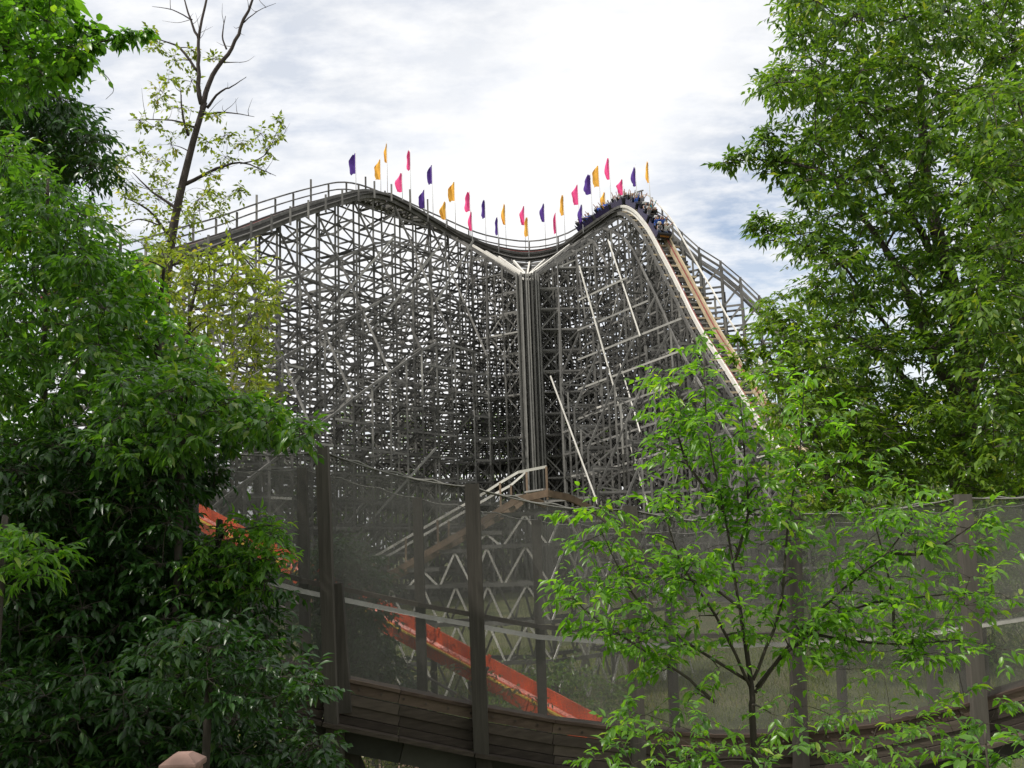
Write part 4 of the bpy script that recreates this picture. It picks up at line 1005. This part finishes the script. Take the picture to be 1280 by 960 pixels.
bushy('hornbeam_tree', 'dark green layered tree on the left edge below the corner branches', [(-30, 115), (40, 105), (80, 120), (105, 165), (125, 190), (118, 220), (60, 215), (40, 250), (-30, 260)], 15, 1.0, .42, .36, 'leaf_deep', .14, .05, 12, 8, 10, droop=.4, trad=.006)
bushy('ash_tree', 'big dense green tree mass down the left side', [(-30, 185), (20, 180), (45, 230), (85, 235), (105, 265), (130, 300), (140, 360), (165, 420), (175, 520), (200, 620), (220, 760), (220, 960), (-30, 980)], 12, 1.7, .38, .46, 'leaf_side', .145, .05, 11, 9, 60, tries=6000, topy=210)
bushy('elm_tree', 'tree with broad pale leaves between the dense left tree and the bare trunk', [(120, 340), (175, 320), (205, 390), (240, 430), (265, 470), (290, 510), (250, 540), (160, 540), (120, 440)], 13, .9, .27, .34, 'leaf_bright', .13, .075, 7, 6, 205, droop=.5)
bushy('dogwood_tree', 'leafy branch tree reaching right above the net with fresh green leaves', [(150, 470), (230, 470), (300, 500), (350, 515), (385, 535), (375, 550), (300, 545), (240, 570), (170, 590), (120, 560)], 9.6, .9, .22, .25, 'leaf_side', .115, .046, 7, 7, 236, droop=.35, parts=120)
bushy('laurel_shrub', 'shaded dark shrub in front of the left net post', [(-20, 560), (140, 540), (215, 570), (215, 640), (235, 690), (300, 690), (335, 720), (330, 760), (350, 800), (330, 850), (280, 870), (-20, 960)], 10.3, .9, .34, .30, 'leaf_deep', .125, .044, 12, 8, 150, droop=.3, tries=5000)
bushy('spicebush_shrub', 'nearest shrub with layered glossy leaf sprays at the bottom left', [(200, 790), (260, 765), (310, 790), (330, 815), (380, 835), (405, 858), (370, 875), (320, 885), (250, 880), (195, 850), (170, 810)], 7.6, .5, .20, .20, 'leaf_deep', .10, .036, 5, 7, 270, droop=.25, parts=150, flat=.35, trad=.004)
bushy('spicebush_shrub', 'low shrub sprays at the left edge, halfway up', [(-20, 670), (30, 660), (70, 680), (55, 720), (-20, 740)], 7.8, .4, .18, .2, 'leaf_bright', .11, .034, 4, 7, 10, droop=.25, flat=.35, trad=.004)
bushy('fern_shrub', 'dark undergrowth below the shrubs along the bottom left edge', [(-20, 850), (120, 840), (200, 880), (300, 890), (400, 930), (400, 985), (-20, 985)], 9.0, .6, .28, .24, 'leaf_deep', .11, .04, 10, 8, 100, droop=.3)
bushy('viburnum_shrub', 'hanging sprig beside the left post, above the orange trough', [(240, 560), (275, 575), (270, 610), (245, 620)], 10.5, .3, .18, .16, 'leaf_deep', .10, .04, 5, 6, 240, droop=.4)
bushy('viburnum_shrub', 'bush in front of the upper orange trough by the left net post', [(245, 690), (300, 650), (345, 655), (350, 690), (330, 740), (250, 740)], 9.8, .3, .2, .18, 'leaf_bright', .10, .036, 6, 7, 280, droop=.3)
# --- shrubs behind the netting
bushy('rounded_shrub', 'dark green bush behind the netting at the foot of the stairs', [(385, 700), (415, 680), (450, 695), (472, 730), (470, 790), (500, 850), (510, 880), (385, 880)], 18.3, .9, .45, .38, 'leaf_deep', .12, .055, 22, 7, 450, fine_=False)
bushy('vine_shrub', 'brownish vine growing over the orange trough behind the netting', [(560, 830), (600, 820), (630, 850), (680, 880), (680, 905), (620, 905), (560, 880)], 17.0, .3, .25, .34, 'leaf_brown', .08, .045, 5, 6, 610, fine_=False)
bushy('rounded_shrub', 'low green shrub under the plank wall behind the railing', [(440, 935), (600, 930), (640, 990), (440, 990)], 17, .6, .35, .4, 'leaf_olive', .09, .05, 14, 6, 500, fine_=False)
bushy('rounded_shrub', 'green bush low behind the netting under the lattice', [(600, 845), (700, 830), (780, 860), (780, 920), (600, 920)], 25, 1.5, .6, .6, 'leaf_big', .13, .07, 12, 6, 700, fine_=False)

# --- the sapling in the foreground, right of centre
D = 7.2
stems = [[(940, 872, D), (925, 760, D), (905, 640, D), (885, 540, D-.1), (880, 440, D)], [(938, 860, D), (895, 770, D-.2), (850, 700, D-.3), (825, 620, D-.3)], [(935, 850, D), (840, 790, D-.2), (790, 740, D-.3), (745, 650, D-.3)],
         [(942, 850, D), (975, 760, D), (985, 660, D+.1), (1000, 560, D+.2), (1005, 470, D+.2)], [(945, 860, D), (1000, 790, D-.1), (1050, 740, D-.1), (1110, 690, D-.2), (1145, 640, D-.3)], [(944, 866, D), (990, 810, D+.1), (1070, 760, D), (1160, 745, D), (1240, 740, D)],
         [(893, 878, D), (850, 840, D), (800, 810, D-.2), (740, 770, D-.2), (715, 745, D-.3)], [(920, 700, D), (935, 640, D), (930, 560, D+.1), (925, 500, D+.1)], [(1000, 790, D), (1060, 800, D), (1120, 805, D-.2), (1200, 800, D-.2)],
         [(905, 640, D), (860, 580, D+.1), (840, 510, D+.1), (838, 450, D+.1)], [(1120, 800, D), (1110, 720, D), (1090, 640, D)], [(925, 760, D), (880, 730, D), (820, 720, D-.2), (760, 735, D-.3)], [(1110, 690, D-.2), (1160, 690, D-.3), (1225, 650, D-.4)]]
lim = [[(P(*p), .0125*(1-.75*k/(len(s_)-1))) for k, p in enumerate(s_)] for s_ in stems]
cl = []
for s_ in stems:
    pts = catmull([P(*p) for p in s_], 6)
    for k, p in enumerate(pts[5:]):
        if random.random() < .9: cl.append((p+Vector(rand_unit(1)[0])*.12, random.uniform(.10, .18)))
for x, y in ((1060, 540), (1090, 560), (1020, 560), (1040, 610), (1100, 600), (1120, 590), (975, 560), (860, 530), (890, 560), (905, 590), (870, 600), (935, 650), (915, 630), (960, 640), (845, 455), (860, 440), (900, 500), (870, 520), (1240, 700), (1220, 650), (1090, 740), (1130, 720), (1060, 770), (960, 900), (1020, 940), (1110, 900), (1200, 860), (830, 470), (850, 500), (845, 540), (870, 570), (830, 560), (960, 600), (880, 620), (850, 640), (830, 590), (930, 620), (990, 540), (1010, 590), (1030, 530), (1040, 640), (1000, 640), (980, 480), (1015, 500), (1050, 580), (1070, 620), (1080, 680), (1050, 700), (960, 690), (890, 690), (800, 660), (770, 690), (760, 640), (740, 630), (715, 640), (700, 735), (740, 740), (790, 720), (730, 700), (770, 780), (830, 780), (860, 800), (1120, 640), (1150, 620), (1180, 660), (1210, 745), (1180, 780), (1150, 800), (1100, 850), (1060, 840), (1180, 830), (1250, 820), (1000, 860), (860, 880), (800, 890), (780, 920), (830, 930), (890, 930), (980, 920), (1040, 900), (1090, 930), (1150, 900), (900, 840), (1120, 760)):
    cl.append((P(x+random.uniform(-10, 10), y+random.uniform(-10, 10), D+random.uniform(-.45, .45)), random.uniform(.13, .2)))
tree('young_ash_sapling', 'slender many stemmed sapling with bright green leaflets in front of the netting', 'sapling', [(at_ground(945, 960, D), .027)]+PL([(943, 940, D, .024), (940, 865, D, .02), (925, 760, D, .012)]), lim, cl, 'leaf_fresh', 'bark', .088, .031, 4, 7, True, .12, parts=290, trad=.003, flat=.45, twl=(.8, 1.8))
cl = [(P(x+random.uniform(-12, 12), y, 8.6+random.uniform(-.4, .4)), random.uniform(.12, .2)) for x, y in ((760, 905), (775, 935), (800, 955), (830, 915), (850, 950), (745, 950), (880, 900), (870, 935), (900, 955), (790, 880), (1000, 930), (1030, 905), (1050, 950), (1090, 925), (1120, 950), (1140, 910), (1170, 940), (1200, 925), (1230, 905), (1250, 950), (1275, 925), (1180, 890), (1075, 890), (970, 955), (930, 940), (1260, 880))]
tree('privet_shrub', 'loose low shrub sprays along the bottom edge below the sapling', 'shrub', [(at_ground(960, 1020, 8.6), .02)]+PL([(960, 990, 8.6, .016), (955, 965, 8.6, .01)]), [], cl, 'leaf_bright', 'bark', .10, .038, 5, 7, True, .2, trad=.003, flat=.45, twl=(.7, 1.4))
cl = [(P(x, y, 5.2), r_) for x, y, r_ in ((1230, 930, .07), (1215, 950, .09), (1260, 945, .08))]
tree('seedling', 'small seedling with pale pointed leaves at the bottom right corner', 'plant', [(at_ground(1232, 1000, 5.2), .01)]+PL([(1235, 960, 5.2, .006), (1232, 925, 5.2, .003)]), [], cl, 'leaf_bright', 'bark', .10, .035, 3, 5, True, .1, trad=.003, flat=.4)

# --- the far wood low down behind everything
n = 15000; wx = rng.uniform(-110, 110, n); wy = rng.uniform(146, 160, n); wt = 13+3*np.sin(wx*.21)+2*np.sin(wx*.53+1)+1.5*np.sin(wx*1.3); wz = GZ+wt*np.sqrt(rng.uniform(0, 1, n))*rng.uniform(.7, 1.0, n)
leaves_object('distant_wood', np.stack([wx, wy, wz], 1), rng.normal(size=(n, 3)), rng.normal(size=(n, 3)), rng.uniform(.9, 1.7, n), rng.uniform(.6, 1.1, n), 'leaf_far', None, False)
# --- rough grass
n = 26000; gx = rng.uniform(-8, 22, n); gy = rng.uniform(17, 46, n); gz = np.array([ground_z(a, b) for a, b in zip(gx, gy)])
dr = rng.normal(size=(n, 3))*.35; dr[:, 2] = 1
leaves_object('grass', np.stack([gx, gy, gz], 1), dr, rng.normal(size=(n, 3)), rng.uniform(.08, .28, n), rng.uniform(.02, .04, n), 'leaf_olive', None, False)
